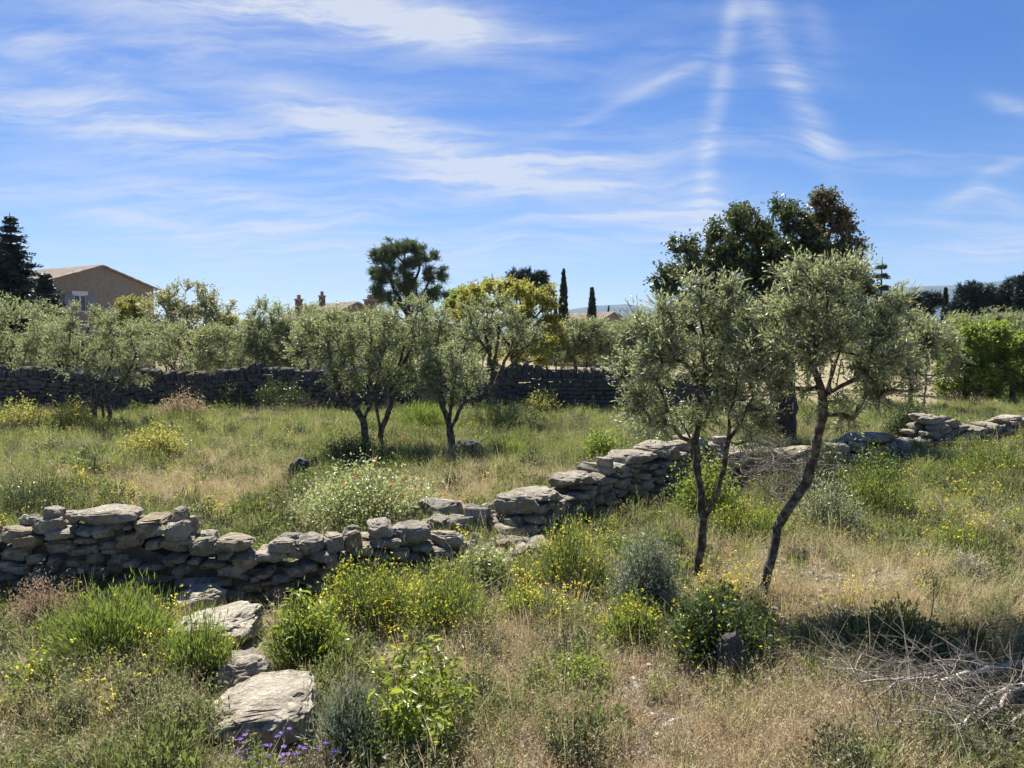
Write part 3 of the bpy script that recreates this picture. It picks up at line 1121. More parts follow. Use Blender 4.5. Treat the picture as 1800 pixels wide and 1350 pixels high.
def tree(name, label, cat, Y, trunks, blobs, style, n=220, rb=.09, bf=.35, step=.16, clump=26, bark='bark', seed=1, k=6, free=.45, group=None, rmin=.004, twigs=False,
         dz=.8, extra=None, wob=.07, shell=.35, mul=1.0):
    """trunks: polylines of (px, py[, dY]) in the photograph at depth Y; the first point of a polyline with py=None stands on the ground"""
    rg = np.random.default_rng(seed)
    tr = []
    for pl in trunks:
        o = []
        for p in pl:
            dy = p[2] if len(p) > 2 else 0
            if p[1] is None:
                g_ = gx(p[0], Y + dy)
                o.append(g_ + np.array([0, 0, -.08]))
            else:
                o.append(at(p[0], p[1], Y + dy))
        tr.append(o)
    base = tr[0][0].copy()
    base[2] += .08
    bl = []
    for b in blobs:
        dy = b[4] if len(b) > 4 else 0
        c = at(b[0], b[1], Y + dy)
        s_ = (Y + dy) / F
        bl.append((*(c - base), b[2] * s_, b[2] * s_ * dz, b[3] * s_))
    tr = [[p - base for p in pl] for pl in tr]
    n = int(n * DENS.get(style, 1.8))
    near = style == 'olive'
    pull = .5 if near or style in ('pine', 'yellow', 'lime') else .42 if style == 'oak' else .36
    T = in_blobs(bl, n, rg, clump if near else int(clump * 1.3), shell, pull, 1.22 if near else 1.35 if style in ('oak', 'lime') else 1.15)
    pos, par, tips, ntr = grow(tr, T, bf, step, rg, free, wob)
    root = empty(name, base, label, cat, group)
    st = dict(STY[style])
    m = st.pop('m')
    st['ntw'] = max(1, int(st['ntw'] * mul))
    ctr = np.array(bl)[:, :3].mean(0) + np.array([0, 0, -.2])
    sub = pos[ntr:]
    # shoots sit on the outer part of the branches
    V, Q, tint, tw = twig_leaves(T, ctr, rg, rg=None, **{}) if False else twig_leaves(T, ctr, rg, **st)
    ex = None
    if twigs:
        P0, P1 = tw
        tt = nrm(P1 - P0)
        ex = tubes(P0, P1, np.full(len(P0), rmin * .8), np.full(len(P0), rmin * .4), tt, tt, 3)
    obj('trunk', limbs_mesh('trunk', pos, par, tips, rb, M[bark], k, rmin, .40 if near else .5, extra=ex), root)
    obj('crown', mesh_np('crown', V, [Q], M[m], {'tint': tint}), root)
    if extra:
        mname, lo, cnt, sty = extra        # young shoots of another colour at the top of the crown
        sel = T[rg.choice(len(T), min(cnt, len(T)), replace=False, p=(w_ := np.maximum(lo(T), 1e-6)) / w_.sum())]
        s2 = dict(STY[sty])
        s2.pop('m')
        V, Q, tint, tw = twig_leaves(sel + rg.normal(0, .1, sel.shape), ctr, rg, **s2)
        obj('young_leaves', mesh_np('young_leaves', V, [Q], M[mname], {'tint': tint}), root)
    return root


G1 = ground(1228, 1036)[1]
tree('olive_tree', 'near forked olive, left one of the two large olives in the right foreground', 'olive tree', G1,
     [[(1226, None), (1229, 985), (1238, 918), (1228, 850, .1), (1222, 780, .1), (1232, 700, .1), (1240, 640), (1235, 570)],
      [(1238, 916), (1256, 880, -.2), (1276, 830, -.3), (1280, 760, -.3), (1292, 690, -.2), (1300, 620)],
      [(1280, 775, -.3), (1300, 742, -.1), (1322, 700, 0)], [(1224, 790, .1), (1196, 735, .3), (1160, 690, .4), (1140, 640, .3)]],
     [(1225, 575, 80, 62), (1150, 612, 60, 55), (1275, 620, 70, 75), (1190, 690, 80, 70), (1290, 700, 60, 65), (1135, 660, 45, 60), (1240, 530, 45, 30), (1165, 580, 45, 38), (1290, 560, 40, 40), (1115, 715, 45, 38), (1205, 752, 45, 28), (1312, 755, 34, 40)],
     'olive', n=300, rb=.054, k=10, seed=21, clump=60, twigs=True, rmin=.0035, bf=.25)
G2 = ground(1342, 1055)[1]
tree('olive_tree', 'near olive on a long bent leaning trunk, right one of the foreground pair', 'olive tree', G2,
     [[(1340, None), (1349, 1000), (1358, 950), (1366, 922), (1392, 888), (1414, 858), (1428, 815), (1444, 740), (1452, 690), (1425, 640), (1408, 590)],
      [(1450, 695), (1480, 672, -.2), (1530, 655, -.3), (1580, 625, -.3)], [(1452, 690), (1470, 640, .3), (1490, 570, .3)], [(1440, 640, 0), (1425, 560, -.3), (1430, 500, -.3)]],
     [(1430, 530, 75, 58), (1500, 550, 80, 70), (1400, 590, 75, 60), (1570, 600, 70, 55), (1480, 620, 90, 65), (1380, 655, 60, 50), (1540, 665, 75, 45), (1440, 495, 40, 32), (1610, 615, 35, 35), (1560, 680, 45, 28), (1495, 712, 45, 26), (1345, 610, 45, 60), (1390, 720, 45, 35)],
     'olive', n=350, rb=.053, k=10, seed=33, clump=66, twigs=True, rmin=.0035, bf=.25)

G3 = ground(642, 800)[1]
tree('olive_tree', 'middle olive with thin crooked stems left of centre, its low crown over a dark bush', 'olive tree', G3,
     [[(641, None), (640, 740), (622, 712), (600, 690), (585, 650), (575, 600)], [(600, None, .3), (603, 745, .3), (598, 710, .3), (590, 690, .3)], [(640, 735), (655, 705), (655, 680), (640, 640)]],
     [(580, 600, 65, 52), (620, 640, 60, 45), (555, 620, 40, 50), (600, 670, 45, 30), (560, 575, 40, 28), (640, 605, 40, 40)],
     'olivemid', n=230, rb=.10, seed=5, clump=40)
tree('olive_tree', 'olive with two slim trunks leaning right, tall crown left of the small round olive', 'olive tree', G3 + .6,
     [[(665, None), (668, 750), (688, 722), (685, 690), (700, 650), (712, 600)], [(668, 750), (662, 720), (655, 690), (668, 650)], [(700, 650), (720, 620), (730, 580)]],
     [(712, 580, 48, 50), (690, 620, 42, 48), (735, 620, 34, 45), (700, 660, 40, 30), (720, 548, 30, 22)],
     'olivemid', n=190, rb=.09, seed=6, clump=36)
G4 = ground(795, 800)[1]
tree('olive_tree', 'small round olive with a v shaped trunk beside the dark rock, left of centre', 'olive tree', G4,
     [[(794, None), (792, 760), (783, 725), (772, 695), (775, 660)], [(792, 755), (806, 725), (820, 695), (815, 650)], [(790, 745), (795, 700), (795, 650)]],
     [(800, 655, 58, 42), (785, 685, 40, 25), (830, 680, 28, 30), (770, 650, 32, 30)],
     'olivemid', n=150, rb=.10, seed=7, clump=30)
G5 = ground(878, 748)[1]
tree('olive_tree', 'tall spreading olive with many upright limbs in front of the yellow green oak', 'olive tree', G5,
     [[(885, None), (868, 700), (860, 670), (862, 620), (850, 575)], [(866, 690), (880, 650), (900, 610), (915, 570)], [(860, 670), (872, 620), (880, 560)], [(880, 655), (905, 635), (935, 600)], [(862, 625), (840, 595), (828, 570)]],
     [(865, 555, 55, 32), (840, 578, 42, 35), (915, 580, 45, 34), (885, 595, 55, 32), (830, 600, 30, 25)],
     'olivemid', n=150, rb=.13, seed=8, clump=34)
# left olive in front of the far wall
tree('olive_tree', 'round olive on three short dark trunks before the field wall at left', 'olive tree', 25.5,
     [[(163, None), (164, 690), (150, 640), (145, 590)], [(180, None, .3), (178, 690, .3), (195, 640, .3), (200, 590, .2)], [(192, None, .1), (190, 700, .1), (225, 660), (240, 620)]],
     [(170, 590, 85, 50), (120, 612, 50, 45), (225, 605, 50, 45), (180, 640, 75, 40), (160, 560, 55, 22), (235, 650, 40, 30)],
     'olivemid', n=300, rb=.13, seed=9, clump=44, mul=1.1)
# row behind the far wall
row = [
    (20, 33, 'grey olive cut by the left edge, behind the field wall', [(20, 590, 85, 60), (-40, 600, 60, 60), (50, 630, 50, 40), (5, 545, 35, 25)], 11),
    (330, 34, 'dusky olive behind the field wall between the round olive and the pale bare tree', [(330, 620, 75, 45), (280, 600, 45, 40), (385, 615, 50, 42)], 12),
    (465, 33, 'slim upright olive behind the field wall near the dark evergreen bush', [(470, 575, 40, 38), (490, 610, 45, 40), (450, 620, 35, 40)], 13),
    (540, 34, 'olive behind the field wall just left of the chimneyed roof', [(540, 578, 42, 38), (525, 615, 45, 40), (575, 600, 35, 35)], 14),
    (660, 35, 'olive behind the field wall under the chimneyed roof', [(650, 590, 55, 40), (690, 610, 40, 40)], 15),
    (775, 35, 'olive behind the field wall right of the round pine', [(765, 590, 48, 45), (790, 620, 35, 40)], 16),
    (1010, 33, 'olive with bare dark limbs behind the field wall right of the yellow green oak', [(1015, 595, 45, 30), (985, 615, 40, 30), (1045, 605, 40, 32)], 17),
    (1085, 34, 'olive behind the field wall under the distant low house', [(1085, 610, 45, 32), (1120, 600, 40, 40)], 18),
    (1165, 36, 'olive behind the field wall hidden by the forked near olive', [(1165, 610, 50, 40)], 19),
]
for px, Y, lab, bl, sd_ in row:
    tr = [[(px, None), (px + 3, 640), (px - 8, 615)], [(px + 14, None, .3), (px + 20, 640, .2), (px + 28, 610)], [(px - 14, None, .2), (px - 22, 640), (px - 30, 612)]]
    tree('olive_tree', lab, 'olive tree', Y, tr, bl, 'olivefar', n=200, rb=.10, seed=sd_, clump=36, step=.3, k=5, rmin=.012, free=.3)
second = [(95, 'olive in the second row behind the round olive on three trunks'), (225, 'olive in the second row below the stone house corner'), (290, 'olive in the second row under the sparse pale tree'),
          (420, 'olive in the second row left of the slim upright olive'), (600, 'olive in the second row below the chimneyed roof'), (725, 'olive in the second row under the big round pine'),
          (830, 'olive in the second row behind the tall spreading olive'), (960, 'olive in the second row right of the yellow green oak trunk'), (1060, 'olive in the second row below the shorter cypress'),
          (1140, 'olive in the second row left of the forked near olive'), (1230, 'olive in the second row behind the forked near olive crown'), (1320, 'olive in the second row left of the big oak trunk'),
          (1460, 'olive in the second row right of the big oak trunk'), (1540, 'olive in the second row behind the leaning near olive crown')]
for i, (px, lab) in enumerate(second):
    Y = 39 + (i * 7) % 5
    q_ = random.uniform(-8, 8)
    tr = [[(px, None), (px + 3, 635), (px - 6, 612)], [(px + 12, None, .3), (px + 18, 635, .2), (px + 26, 612)], [(px - 14, None, .2), (px - 20, 635), (px - 28, 612)]]
    tree('olive_tree', lab, 'olive tree', Y, tr, [(px, 592 + q_, 48, 32), (px - 34, 612 + q_, 36, 30), (px + 34, 610 - q_, 36, 30)], 'olivefar', n=130, rb=.10, seed=400 + i, clump=22, step=.35, k=5, rmin=.014, free=.3, mul=1.0)
rg = np.random.default_rng(55)
n = 26000
wx = rg.uniform(-130, 130, n)
wy = 95 + rg.uniform(0, 1, n) ** 2 * 75
hh = 2.2 + 2.6 * np.abs(np.sin(wx * .21 + 1)) * np.abs(np.sin(wx * .083)) + 1.0 * np.sin(wx * .55)
wz = rg.uniform(0, 1, n) ** .7 * np.maximum(hh, 1.2)
V, Q = leaf_quads(np.stack([wx, wy, wz], 1), nrm(rg.normal(0, 1, (n, 3)) + [0, 0, .5]), rg.uniform(.5, 1.1, n), .5, rg)
tag(obj('distant_trees', mesh_np('distant_trees', V, [Q], M['pine'], {'tint': np.repeat(rg.uniform(0, 1, n), 4)})), 'dark low line of far trees and hedges beyond the grove', 'woodland', kind='stuff')
# right hand olives
tree('olive_tree', 'silvery olive behind the right near olive, left of the bright green trees', 'olive tree', 30,
     [[(1600, None), (1605, 650), (1600, 600)], [(1625, None), (1630, 650), (1640, 600)]],
     [(1620, 590, 50, 45), (1590, 630, 45, 45), (1650, 620, 40, 45)], 'olivefar', n=190, rb=.1, seed=41, step=.3, k=5, rmin=.012)
tree('olive_tree', 'pale olive rising behind the bright green trees at right', 'olive tree', 40,
     [[(1700, None), (1700, 640), (1690, 600)]], [(1690, 590, 55, 35), (1740, 580, 60, 30), (1790, 590, 45, 35)], 'olivefar', n=200, rb=.12, seed=42, step=.3, k=5, rmin=.015)
tree('broadleaf_tree', 'bright green leafy tree at the right edge', 'tree', 33,
     [[(1785, None), (1780, 660), (1770, 610)]], [(1770, 605, 55, 40), (1800, 640, 50, 50), (1750, 650, 40, 35)], 'lime', n=200, rb=.12, seed=43, step=.3, k=5, rmin=.012)
tree('broadleaf_tree', 'green leafy tree left of the one at the right edge, dark below', 'tree', 34,
     [[(1700, None), (1700, 660), (1700, 620)]], [(1700, 615, 48, 42), (1675, 650, 35, 35), (1735, 620, 35, 35)], 'lime', n=170, rb=.12, seed=44, step=.3, k=5, rmin=.012)

# the oak
GO = 21.0
tree('oak_tree', 'big dark oak with reddish brown young shoots behind the near olives', 'oak tree', GO,
     [[(1378, None), (1378, 720), (1372, 640), (1350, 560), (1340, 480), (1330, 410)], [(1372, 640), (1400, 560), (1430, 480), (1445, 410)], [(1360, 600), (1300, 540), (1240, 490), (1205, 460)], [(1380, 640), (1440, 580), (1480, 520)]],
     [(1335, 420, 70, 62), (1290, 480, 60, 50), (1440, 420, 50, 62), (1400, 480, 80, 60), (1198, 465, 44, 48), (1235, 490, 58, 50), (1180, 510, 40, 42), (1270, 450, 50, 45), (1340, 540, 90, 60), (1480, 470, 45, 60), (1450, 550, 60, 50), (1320, 385, 30, 28), (1430, 380, 32, 32), (1470, 395, 32, 38), (1515, 500, 22, 25), (1250, 560, 60, 50), (1290, 430, 45, 42), (1390, 440, 60, 50), (1360, 500, 95, 60), (1420, 560, 80, 60), (1220, 520, 50, 40), (1310, 590, 90, 50)],
     'oak', n=820, mul=1.0, rb=.36, seed=50, clump=80, bark='darkbark', k=8, step=.22, rmin=.008, bf=.3,
     extra=('oakbrown', lambda T: np.clip(T[:, 0] - .3, 0, 9) ** .7 * np.clip(T[:, 2] - 4.2, 0, 9) ** 1.4, 120, 'oak'))
tree('oak_tree', 'yellow green young leaved oak behind the tall spreading olive', 'oak tree', 32,
     [[(905, None), (905, 640), (900, 570)], [(903, 620), (930, 560)], [(903, 620), (865, 560)]],
     [(890, 530, 66, 34), (935, 545, 46, 42), (845, 528, 44, 28), (935, 605, 48, 50), (905, 512, 44, 20), (962, 518, 20, 24), (885, 650, 34, 42), (952, 570, 42, 45), (820, 550, 30, 30)],
     'yellow', n=300, rb=.16, seed=51, clump=44, bark='darkbark', step=.3, k=5, rmin=.012)
tree('broadleaf_tree', 'small fresh green tree top left of the yellow green oak', 'tree', 37,
     [[(825, None), (822, 600), (818, 560)]], [(818, 530, 24, 24), (800, 545, 22, 18)], 'lime', n=60, rb=.1, seed=52, step=.3, k=5, clump=12, rmin=.012)
tree('broadleaf_tree', 'sparse pale tree with bare upright twigs right of the stone house', 'tree', 40,
     [[(335, None), (335, 620), (330, 570), (325, 520)], [(335, 610), (360, 570), (375, 530)], [(335, 610), (300, 570), (285, 530)]],
     [(330, 530, 45, 32), (290, 545, 38, 28), (385, 545, 35, 25), (345, 570, 60, 30)], 'pale', n=260, rb=.12, seed=53, step=.3, k=5, clump=30, rmin=.014)
tree('broadleaf_tree', 'yellowish leafy tree before the right corner of the stone house', 'tree', 42,
     [[(240, None), (240, 620), (240, 570)]], [(238, 545, 24, 22), (225, 560, 25, 20)], 'yellow', n=80, rb=.1, seed=54, step=.3, k=5, clump=16, rmin=.014)
tree('broadleaf_tree', 'yellowish bush tree low between the pale tree and the slim olive', 'tree', 40,
     [[(405, None), (405, 620), (405, 590)]], [(410, 580, 36, 22), (385, 590, 30, 20)], 'yellow', n=90, rb=.1, seed=55, step=.3, k=5, clump=18, rmin=.014)
tree('pine_tree', 'big round pine with open lower limbs against the sky', 'pine tree', 66,
     [[(718, None), (718, 580), (716, 520), (712, 470)], [(718, 560), (690, 500), (670, 460)], [(718, 560), (745, 510), (765, 480)], [(716, 520), (740, 470), (735, 445)]],
     [(705, 450, 38, 28), (680, 470, 34, 24), (735, 455, 30, 24), (762, 480, 24, 22), (700, 490, 45, 22), (665, 460, 20, 16), (770, 505, 22, 20), (735, 500, 30, 20), (715, 440, 26, 18), (680, 510, 28, 14), (655, 490, 12, 12), (668, 525, 26, 14), (762, 527, 26, 14), (715, 525, 36, 16)],
     'pine', n=430, rb=.35, seed=60, clump=58, bark='darkbark', step=.5, k=6, rmin=.03)
tree('pine_tree', 'dark pine top peeping over the yellow green oak', 'pine tree', 72,
     [[(925, None), (925, 580), (925, 520)]], [(905, 494, 20, 12), (935, 492, 26, 13), (945, 510, 20, 20), (915, 510, 26, 18)], 'darkpine', n=130, rb=.3, seed=61, clump=22, bark='darkbark', step=.5, k=5, rmin=.03)
tree('pine_tree', 'flat topped pine against the blue ridge, left of the thin right cypress', 'pine tree', 72,
     [[(1622, None), (1622, 580), (1620, 545)]], [(1618, 528, 26, 11), (1640, 532, 18, 12), (1600, 535, 16, 10), (1615, 552, 20, 16)], 'darkpine', n=110, rb=.25, seed=62, clump=20, bark='darkbark', step=.5, k=5, rmin=.03)
for px, lab, bl, sd_ in [
    (1712, 'dark pine nearest the thin right cypress in the clump at the right edge', [(1710, 522, 22, 20), (1690, 548, 26, 16), (1725, 535, 22, 20)], 63),
    (1755, 'broad dark pine in the middle of the clump at the right edge', [(1752, 520, 26, 18), (1740, 540, 30, 20), (1770, 535, 26, 22)], 64),
    (1800, 'dark pine cut by the right edge', [(1798, 515, 26, 22), (1810, 545, 34, 22)], 65)]:
    tree('pine_tree', lab, 'pine tree', 66 + sd_ % 3, [[(px, None), (px, 580), (px, 530)]], bl, 'darkpine', n=110, rb=.28, seed=sd_, clump=20, bark='darkbark', step=.5, k=5, rmin=.03, mul=1.2)


def spire(name, label, cat, px, pytop, Y, wpx, mat, n=1600, seed=1, L=.35):
    """cypress: a narrow flame of upright sprays"""
    rg = np.random.default_rng(seed)
    b = gx(px, Y)
    Ht = at(px, pytop, Y)[2] - b[2]
    Rm = wpx / 2 * Y / F
    root = empty(name, b, label, cat)
    t = rg.uniform(.06, 1, n) ** .9
    prof = Rm * np.minimum(1, (1 - t) * 2.2) ** .75 * np.minimum(1, .55 + t * 1.5)
    th = rg.uniform(0, 2 * math.pi, n)
    lump = 1 + .22 * np.sin(th * 3 + t * 17) + .15 * np.sin(th * 5 - t * 31)
    rr = prof * rg.uniform(.35, 1, n) ** .5 * lump
    P = np.stack([np.cos(th) * rr, np.sin(th) * rr, t * Ht * .97], 1)
    d = nrm(np.stack([np.cos(th) * .28, np.sin(th) * .28, np.ones(n)], 1) + rg.normal(0, .16, (n, 3)))
    V, Q = leaf_quads(P, d, L * rg.uniform(.6, 1.3, n), L * .38, rg)
    tint = np.repeat(np.clip(rg.normal(.5, .25, n), 0, 1), 4)
    pl = np.stack([np.zeros(9), np.zeros(9), np.linspace(-.1, Ht * .9, 9)], 1)
    T = nrm(np.diff(pl, axis=0))
    rad = np.linspace(.16, .03, 9)
    V2, Q2 = tubes(pl[:-1], pl[1:], rad[:-1], rad[1:], T, T, 6)
    obj('trunk', mesh_np('trunk', V2, [Q2], M['darkbark'], smooth=True), root)
    obj('crown', mesh_np('crown', V, [Q], M[mat], {'tint': tint}), root)


spire('cypress_tree', 'tall dark pointed cypress right of the yellow green oak', 'cypress', 990, 472, 70, 15, 'cypress', 2600, 1)
spire('cypress_tree', 'shorter pointed cypress before the distant low house', 'cypress', 1040, 507, 62, 16, 'cypress', 2200, 2)
spire('cypress_tree', 'thin dark cypress against the blue ridge at right', 'cypress', 1658, 506, 70, 11, 'cypress', 1800, 3)
spire('cypress_tree', 'tiny cypress tip just right of the yellow green oak', 'cypress', 976, 519, 75, 6, 'cypress', 900, 4)
spire('cypress_tree', 'tiny distant cypress standing behind the low tiled house', 'cypress', 1069, 538, 95, 5, 'cypress', 500, 5)
spire('cypress_tree', 'slim cypress half hidden beside the drooping cedar', 'cypress', 1516, 495, 62, 8, 'cypress', 1200, 6)


def conifer(name, label, cat, px, pytop, Y, wpx, mat, tiers, seed, droop=.25, dens=1.0, L=.34):
    """fir or cedar: whorls of flat boughs on a straight trunk"""
    rg = np.random.default_rng(seed)
    b = gx(px, Y)
    Ht = at(px, pytop, Y)[2] - b[2]
    Rm = wpx / 2 * Y / F
    root = empty(name, b, label, cat)
    P0, P1, R0, R1 = [], [], [], []
    LB, LD, SZ = [], [], []
    pl = np.stack([np.zeros(12), np.zeros(12), np.linspace(-.1, Ht, 12)], 1)
    rad = np.linspace(.26, .02, 12)
    for i in range(11):
        P0.append(pl[i]); P1.append(pl[i + 1]); R0.append(rad[i]); R1.append(rad[i + 1])
    for i in range(tiers):
        t = .12 + .87 * (i + rg.uniform(-.3, .3)) / tiers
        nb = rg.integers(7, 11)
        a0 = rg.uniform(0, 6.28)
        for j in range(nb):
            a = a0 + j * 6.283 / nb + rg.uniform(-.3, .3)
            ln_ = Rm * (1 - t) ** .8 * rg.uniform(.5, 1.3) + .15
            dr = droop * ln_ * rg.uniform(.6, 1.3)
            s0 = np.array([0, 0, t * Ht])
            m_ = max(3, int(ln_ / .3))
            prev = s0
            for k in range(1, m_ + 1):
                u = k / m_
                p = s0 + np.array([math.cos(a) * ln_ * u, math.sin(a) * ln_ * u, .18 * ln_ * u - dr * u * u * 1.3 + (.10 * ln_ * u ** 4)])
                P0.append(prev); P1.append(p); R0.append(.04 * (1 - t) * (1 - u * .8) + .012); R1.append(.04 * (1 - t) * (1 - u * .9) + .01)
                nl = int(20 * dens)
                q_ = prev + (p - prev) * rg.uniform(0, 1, (nl, 1)) + rg.normal(0, .04, (nl, 3))
                sd2 = rg.choice([-1, 1], nl)
                dd = nrm(np.stack([math.cos(a) * .6 - math.sin(a) * sd2 * .9, math.sin(a) * .6 + math.cos(a) * sd2 * .9, rg.uniform(-.35, .25, nl)], 1) + rg.normal(0, .25, (nl, 3)))
                LB.append(q_); LD.append(dd); SZ.append(L * (1.25 - .6 * u) * rg.uniform(.6, 1.2, nl) * min(1, .45 + ln_ / Rm))
                prev = p
    P0, P1, R0, R1 = map(np.array, (P0, P1, R0, R1))
    T = nrm(P1 - P0)
    V2, Q2 = tubes(P0, P1, R0, R1, T, T, 5)
    obj('trunk', mesh_np('trunk', V2, [Q2], M['darkbark'], smooth=True), root)
    B, D, Z = np.concatenate(LB), np.concatenate(LD), np.concatenate(SZ)
    V, Q = leaf_quads(B, D, Z, Z * .34, rg)
    obj('crown', mesh_np('crown', V, [Q], M[mat], {'tint': np.repeat(np.clip(rg.normal(.5, .25, len(B)), 0, 1), 4)}), root)


conifer('fir_tree', 'tall dark blue green fir at the left edge before the stone house', 'fir tree', 28, 374, 52, 160, 'fir', 34, 70, .28, .75, .5)
conifer('fir_tree', 'lower spreading fir bough tree between the tall fir and the stone house', 'fir tree', 85, 476, 50, 110, 'fir', 24, 71, .2, .8, .5)
conifer('fir_tree', 'pointed dark fir tip cut by the left edge', 'fir tree', -6, 388, 54, 140, 'fir', 30, 72, .28, .75, .5)
conifer('cedar_tree', 'drooping cedar with layered boughs right of the big oak', 'cedar', 1545, 452, 62, 70, 'pine', 11, 73, .5, 1.6, .5)
conifer('fir_tree', 'small pointed fir rising above the pines at the right edge', 'fir tree', 1791, 478, 64, 48, 'fir', 20, 74, .25, .8, .5)

# ------------------------------------------------------------------ shrubs
SH = {
    # leaf mat, per-stem leaves, L, W, align, flower mat, flower size, flowers per stem
    'broom': dict(m='broom', nl=26, L=.055, Wd=.011, align=.75, spread=.10, fl='yflower', fs=.022, nf=1.1, stem='twigdark'),
    'greenbroom': dict(m='broom', nl=30, L=.075, Wd=.009, align=.85, spread=.07, fl='yflower', fs=.02, nf=.15, stem='twigdark'),
    'leafy': dict(m='shinyleaf', nl=22, L=.055, Wd=.030, align=.35, spread=.11, fl='redtip', fs=.05, nf=.0, stem='twigdark'),
    'dark': dict(m='darkshrub', nl=28, L=.05, Wd=.024, align=.4, spread=.10, fl=None, fs=0, nf=0, stem='twigdark'),
    'grey': dict(m='greygreen', nl=30, L=.042, Wd=.013, align=.5, spread=.08, fl=None, fs=0, nf=0, stem='twigdark'),
    'silver': dict(m='olive', nl=26, L=.055, Wd=.014, align=.5, spread=.09, fl=None, fs=0, nf=0, stem='bark'),
    'yellow': dict(m='yellowleaf', nl=24, L=.075, Wd=.042, align=.35, spread=.12, fl=None, fs=0, nf=0, stem='twigdark'),
    'pink': dict(m='pinkbush', nl=24, L=.07, Wd=.035, align=.35, spread=.12, fl=None, fs=0, nf=0, stem='twigdark'),
    'lime': dict(m='limeleaf', nl=24, L=.07, Wd=.042, align=.35, spread=.11, fl=None, fs=0, nf=0, stem='twigdark'),
}


CLUMPS = []


def shrub(label, box, style, n=120, seed=1, name='shrub', cat='shrub', dk=.8, group=None, fl_name='flowers', rad=.006, lk=1.0, **kw):
    x0, y0, x1, y1 = box
    rg = np.random.default_rng(seed)
    st = dict(SH[style])
    st.update(kw)
    gf = ground((x0 + x1) / 2, y1)
    w = (x1 - x0) * gf[1] / F
    Yc = gf[1] + w * dk * .38
    b = gx((x0 + x1) / 2, Yc)
    top = at((x0 + x1) / 2, y0, Yc)[2]
    Ht = max(.15, top - b[2])
    CLUMPS.append((b[0], b[1], w * .5))
    root = empty(name, b, label, cat, group)
    ang = rg.uniform(0, 6.283, n)
    rr = np.sqrt(rg.uniform(0, 1, n))
    lob = 1 + .18 * np.sin(ang * 3 + seed) + .12 * np.sin(ang * 5 + 2 * seed)
    bx = np.stack([np.cos(ang) * rr * w * .26, np.sin(ang) * rr * w * dk * .26, np.full(n, -.03)], 1)
    rr = np.where(rg.uniform(0, 1, n) < .16, rr * rg.uniform(1.0, 1.4, n), rr)     # stray shoots
    hz = Ht * np.sqrt(np.maximum(1 - (rr * .92) ** 2, .10)) * rg.uniform(.4, 1.0, n) * np.where(rg.uniform(0, 1, n) < .14, 1.22, 1)
    tx = np.stack([np.cos(ang) * rr * w * .5 * lob, np.sin(ang) * rr * w * dk * .5 * lob, np.maximum(hz, Ht * .18)], 1)
    m_ = 5
    pts = []
    for k in range(m_ + 1):
        t = k / m_
        p = bx + (tx - bx) * t
        p[:, 2] = bx[:, 2] + (tx[:, 2] - bx[:, 2]) * (t ** .8)
        if 0 < k:
            p = p + rg.normal(0, .02 * min(1, Ht), p.shape)
        pts.append(p)
    pts = np.array(pts)
    P0 = pts[:-1].reshape(-1, 3)
    P1 = pts[1:].reshape(-1, 3)
    R = np.repeat(np.linspace(rad, rad * .35, m_ + 1)[:, None], n, 1)
    T = nrm(P1 - P0)
    V, Q = tubes(P0, P1, R[:-1].ravel(), R[1:].ravel(), T, T, 3)
    obj('stems', mesh_np('stems', V, [Q], M[st['stem']], smooth=True), root)
    nl = int(st['nl'] * lk)
    t = rg.uniform(.22, 1.0, (n, nl)) ** .75
    i0 = np.minimum((t * m_).astype(int), m_ - 1)
    fr = (t * m_ - i0)[..., None]
    idx = np.arange(n)[:, None]
    base = pts[i0, idx] * (1 - fr) + pts[i0 + 1, idx] * fr
    sd_ = nrm(pts[i0 + 1, idx] - pts[i0, idx])
    base = base + rg.normal(0, st['spread'] * min(1, .5 + Ht / 2), base.shape)
    base = base.reshape(-1, 3)
    base[:, 2] = np.maximum(base[:, 2], .01)
    d = nrm(sd_.reshape(-1, 3) * st['align'] + rg.normal(0, 1, base.shape) * (1 - st['align']) + np.array([0, 0, .12]))
    V, Q = leaf_quads(base, d, st['L'] * rg.uniform(.6, 1.3, len(base)), st['Wd'] * rg.uniform(.7, 1.3, len(base)), rg)
    obj('foliage', mesh_np('foliage', V, [Q], M[st['m']], {'tint': np.repeat(np.clip(rg.normal(.5, .27, len(base)), 0, 1), 4)}), root)
    nf = int(n * st['nf'])
    if st['fl'] and nf:
        sel = rg.integers(0, n, nf)
        c = pts[-1][sel] + rg.normal(0, .06, (nf, 3)) + np.array([0, 0, .02])
        k3 = 3 if st['fl'] != 'redtip' else 5
        c = np.repeat(c, k3, 0)
        d = nrm(rg.normal(0, 1, c.shape) + np.array([0, -.2, .6]))
        V, Q = leaf_quads(c, d, st['fs'] * rg.uniform(.7, 1.3, len(c)), st['fs'] * .75, rg)
        o = obj(fl_name, mesh_np(fl_name, V, [Q], M[st['fl']], {'tint': np.repeat(rg.uniform(0, 1, len(c)), 4)}), root)
        o['kind'] = 'stuff'
    return root


